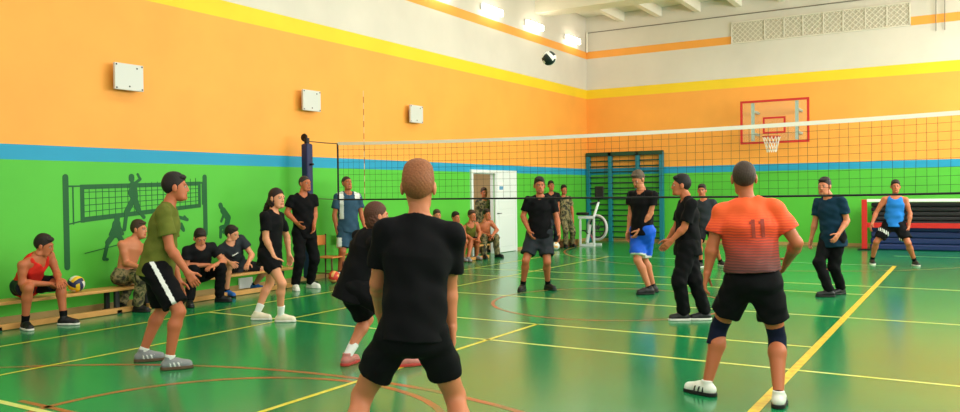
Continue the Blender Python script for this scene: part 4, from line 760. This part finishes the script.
# seated near the door
make_person('seatA', 'bare armed seated person mostly hidden behind the nearest player', SK1, hair=(70, 52, 40), top=dict(kind='tank', mats=CHAR, hem=.02), bottom=sh(BLACK2, .7), shoes=(SH_B, SO_B))
make_person('seatB', 'seated person with bare legs, leftmost of three by the door', SK2, top=dict(kind='tank', mats=BLACK2, hem=.02), bottom=sh(CHAR, .6), shoes=(SH_G, SO_T))
make_person('seatC', 'seated bare armed person in the middle of three by the door', SK2, hair=(66, 46, 34), top=dict(kind='tank', mats=OLIVE, hem=.02), bottom=sh(DKSH, .6), shoes=(SH_G, SO_T))
make_person('seatD', 'shirtless person in camouflage trousers and black boots seated beside the doorway', SK2, bottom=pants(CAMO), shoes=(SH_B, SO_B))
make_person('door', 'person in camouflage standing inside the dark doorway', SK2, hair=(70, 50, 36), top=dict(kind='long', mats=CAMO), bottom=pants(CAMO), shoes=(SH_B, SO_B))
# beyond the net
make_person('player', 'person in black tee and charcoal shorts facing us beyond the net', SK2, top=tee(BLACK, sleeve=.62, slack=1.04, hem=.03), bottom=sh(CHAR, .75, slack=1.15), socks=(BLACK, .2), shoes=(SH_B, SO_B))
make_person('corner', 'person in dark shirt standing far behind the black shirted net player', SK2, top=tee(BLACK2), bottom=pants(CHAR), shoes=(SH_B, SO_B))
make_person('camo', 'person in full camouflage standing beside the exercise bike', SK2, top=dict(kind='tee', mats=CAMO, sleeve=.7), bottom=pants(CAMO), shoes=(SH_B, SO_B))
make_person('blueshorts', 'person in black tee and bright blue shorts looking down', SK1, hair=(84, 70, 54), top=tee(BLACK, sleeve=.5, hem=.03), bottom=sh([BLUE, WHITE], .84, slack=1.1, pred=p_hem), socks=(BLACK, .10), shoes=(SH_B, SO_B))
make_person('blackpants', 'person in black tee and long black trousers seen in profile facing left', SK2, hair=(20, 18, 18), top=tee(BLACK, sleeve=.72, slack=1.05), bottom=pants(BLACK, slack=1.1), shoes=(SH_B, SO_W))
make_person('behind', 'person in dark grey tee standing farther back behind the black trousered player', SK2, top=tee(CHAR), bottom=sh(BLACK2, .8), socks=(BLACK, .2), shoes=(SH_B, SO_W))
make_person('teal', 'person in dark teal tee and black trousers beyond the net', SK1, top=tee(TEALC, sleeve=.62, hem=.08, slack=1.05), bottom=pants(BLACK), shoes=(SH_B, SO_B))
make_person('tank', 'person in sky blue tank top with feet apart in front of mats', SK2, top=dict(kind='tank', mats=TANK, hem=.03, slack=1.02), bottom=sh([BLACK, WHITE], .78, slack=1.1, pred=p_white_print), socks=(BLACK, .2), shoes=(SH_B, SO_W))
# orange shirt
def orange_extra(root, J, S, h):
    for s in 'LR':
        k = J['k' + s]; hp = J['h' + s]; a = J['a' + s]; t = k + unit(hp - k) * .055 * S; b = k + unit(a - k) * .075 * S
        smesh('knee_sleeve', sdf([(*cone(t, k, .0375 * S, .0355 * S, cutp=t, cutn=unit(hp - k)), .01), (*cone(k, b, .0355 * S, .0375 * S, cutp=b, cutn=unit(a - k)), .01)], .006), NAVY, root)
def back_number(o, J, u, f, l, S):
    # the number 11 printed on the back, laid on the shirt surface
    me = o.data; nv = len(me.vertices); co = np.zeros(nv * 3); me.vertices.foreach_get('co', co); co = co.reshape(-1, 3)
    rel = co - J['N']; x = rel.dot(-l); z = rel.dot(u); y = rel.dot(f); back = y < 0
    m = mat('dark_print', (154, 56, 40), .7); v = []; fc = []
    def surf(px, pz):
        d = np.where(back, (x - px) ** 2 + (z - pz) ** 2, 9); i = np.argsort(d)[:4]; return J['N'] - l * px + u * pz + f * (y[i].mean() - .005)
    def bar(x0, x1, z0, z1):
        nx, nz = 3, 10; b = len(v)
        for i in range(nx + 1):
            for j in range(nz + 1): v.append(surf(x0 + (x1 - x0) * i / nx, z0 + (z1 - z0) * j / nz))
        for i in range(nx):
            for j in range(nz): q = b + i * (nz + 1) + j; fc.append((q, q + 1, q + nz + 2, q + nz + 1))
    cx = .062
    for k in (-1, 1):
        bar(cx + .032 * k - .012, cx + .032 * k + .012, -.255, -.125); bar(cx + .032 * k - .024, cx + .032 * k - .012, -.155, -.138)
    n = len(v); vv = v + [p - f * -.004 for p in v]
    mesh_obj('back_number', v, fc, m, o)
J_ = POSE['orange']
make_person('orange', 'person in orange and black shirt numbered 11 with navy knee sleeves, from behind', SK2, hair=(60, 46, 38), hstyle='buzz', build=1.06, top=tee(orange_cloth(J_['N'][2] - .03, J_['P'][2] + .02), sleeve=.62, slack=1.08, hem=-.04, after=back_number), bottom=sh(BLACK, .66, slack=1.04, rise=.09), socks=(BLACK, .06), shoes=(SH_W, SO_B, SH_B), extra=orange_extra)
# ------------------------------------------------------------------ light and camera
wld = bpy.data.worlds.new('daylight'); SC.world = wld; wld.use_nodes = True; bg_ = wld.node_tree.nodes['Background']; bg_.inputs[0].default_value = (1, .97, .92, 1); bg_.inputs[1].default_value = WORLD
def area(name, loc, rot, sx, sy, e, col=(1, .97, .92)):
    l = bpy.data.lights.new(name, 'AREA'); l.shape = 'RECTANGLE'; l.size = sx; l.size_y = sy; l.energy = e; l.color = col
    o = bpy.data.objects.new(name, l); o.location = loc; o.rotation_euler = rot; link(o); return o
area('corridor_fill', (XW - 1.1, 16.9, 2.5), (0, 0, 0), .8, .8, 25)  # added unseen light that brightens the corridor behind the doorway
for k, (y0, y1) in enumerate(WIN): area('window_daylight', (XR + .5, (y0 + y1) / 2, 3.95), (0, math.radians(80), 0), 3.3, 4.0, E_WIN * (.6, .8, 1, 1.3, 1.7)[k])
for x in (-7.5, -3.4, .6):
    for y in (0.5, 4.4, 8.0, 11.7, 15.2, 18.6):
        o = empty('ceiling_fill_light', (x, y, 6.38), label='added fill light under the ceiling, out of the picture above', category='light', group='added fill lights under the ceiling') if False else None
for x in (-7.2, -3.4, .6):
    for y in (1.2, 5.0, 8.7, 12.3, 15.8, 18.9): area('ceiling_fill', (x, y, 6.35), (0, 0, 0), 1.2, .5, E_CEIL)  # unseen overhead lights without fixtures, added to brighten the hall
cam = bpy.data.cameras.new('camera'); cam.sensor_width = 36; cam.lens = 808.09 / 960 * 36; cam.clip_end = 200
co = bpy.data.objects.new('camera', cam); link(co)
from mathutils import Matrix
yaw, pit, rol = .547537, -.0177213, -.0122921
r_ = V(math.cos(yaw), math.sin(yaw), 0); f_ = V(-math.sin(yaw), math.cos(yaw), 0); u_ = V(0, 0, 1)
f_, u_ = math.cos(pit) * f_ + math.sin(pit) * u_, math.cos(pit) * u_ - math.sin(pit) * f_
r_, u_ = math.cos(rol) * r_ + math.sin(rol) * u_, math.cos(rol) * u_ - math.sin(rol) * r_
M = Matrix([[r_[i], u_[i], -f_[i], (0, 0, 1.55)[i]] for i in range(3)] + [[0, 0, 0, 1]]); co.matrix_world = M
SC.camera = co
vs = SC.view_settings; vs.view_transform = 'Standard'; vs.look = 'None'; vs.gamma = 1; vs.use_curve_mapping = False; vs.exposure = EXPOSURE
SC.cycles.use_denoising = True; SC.cycles.max_bounces = 8; SC.cycles.diffuse_bounces = 4; SC.cycles.transparent_max_bounces = 12; SC.cycles.caustics_reflective = False; SC.cycles.caustics_refractive = False
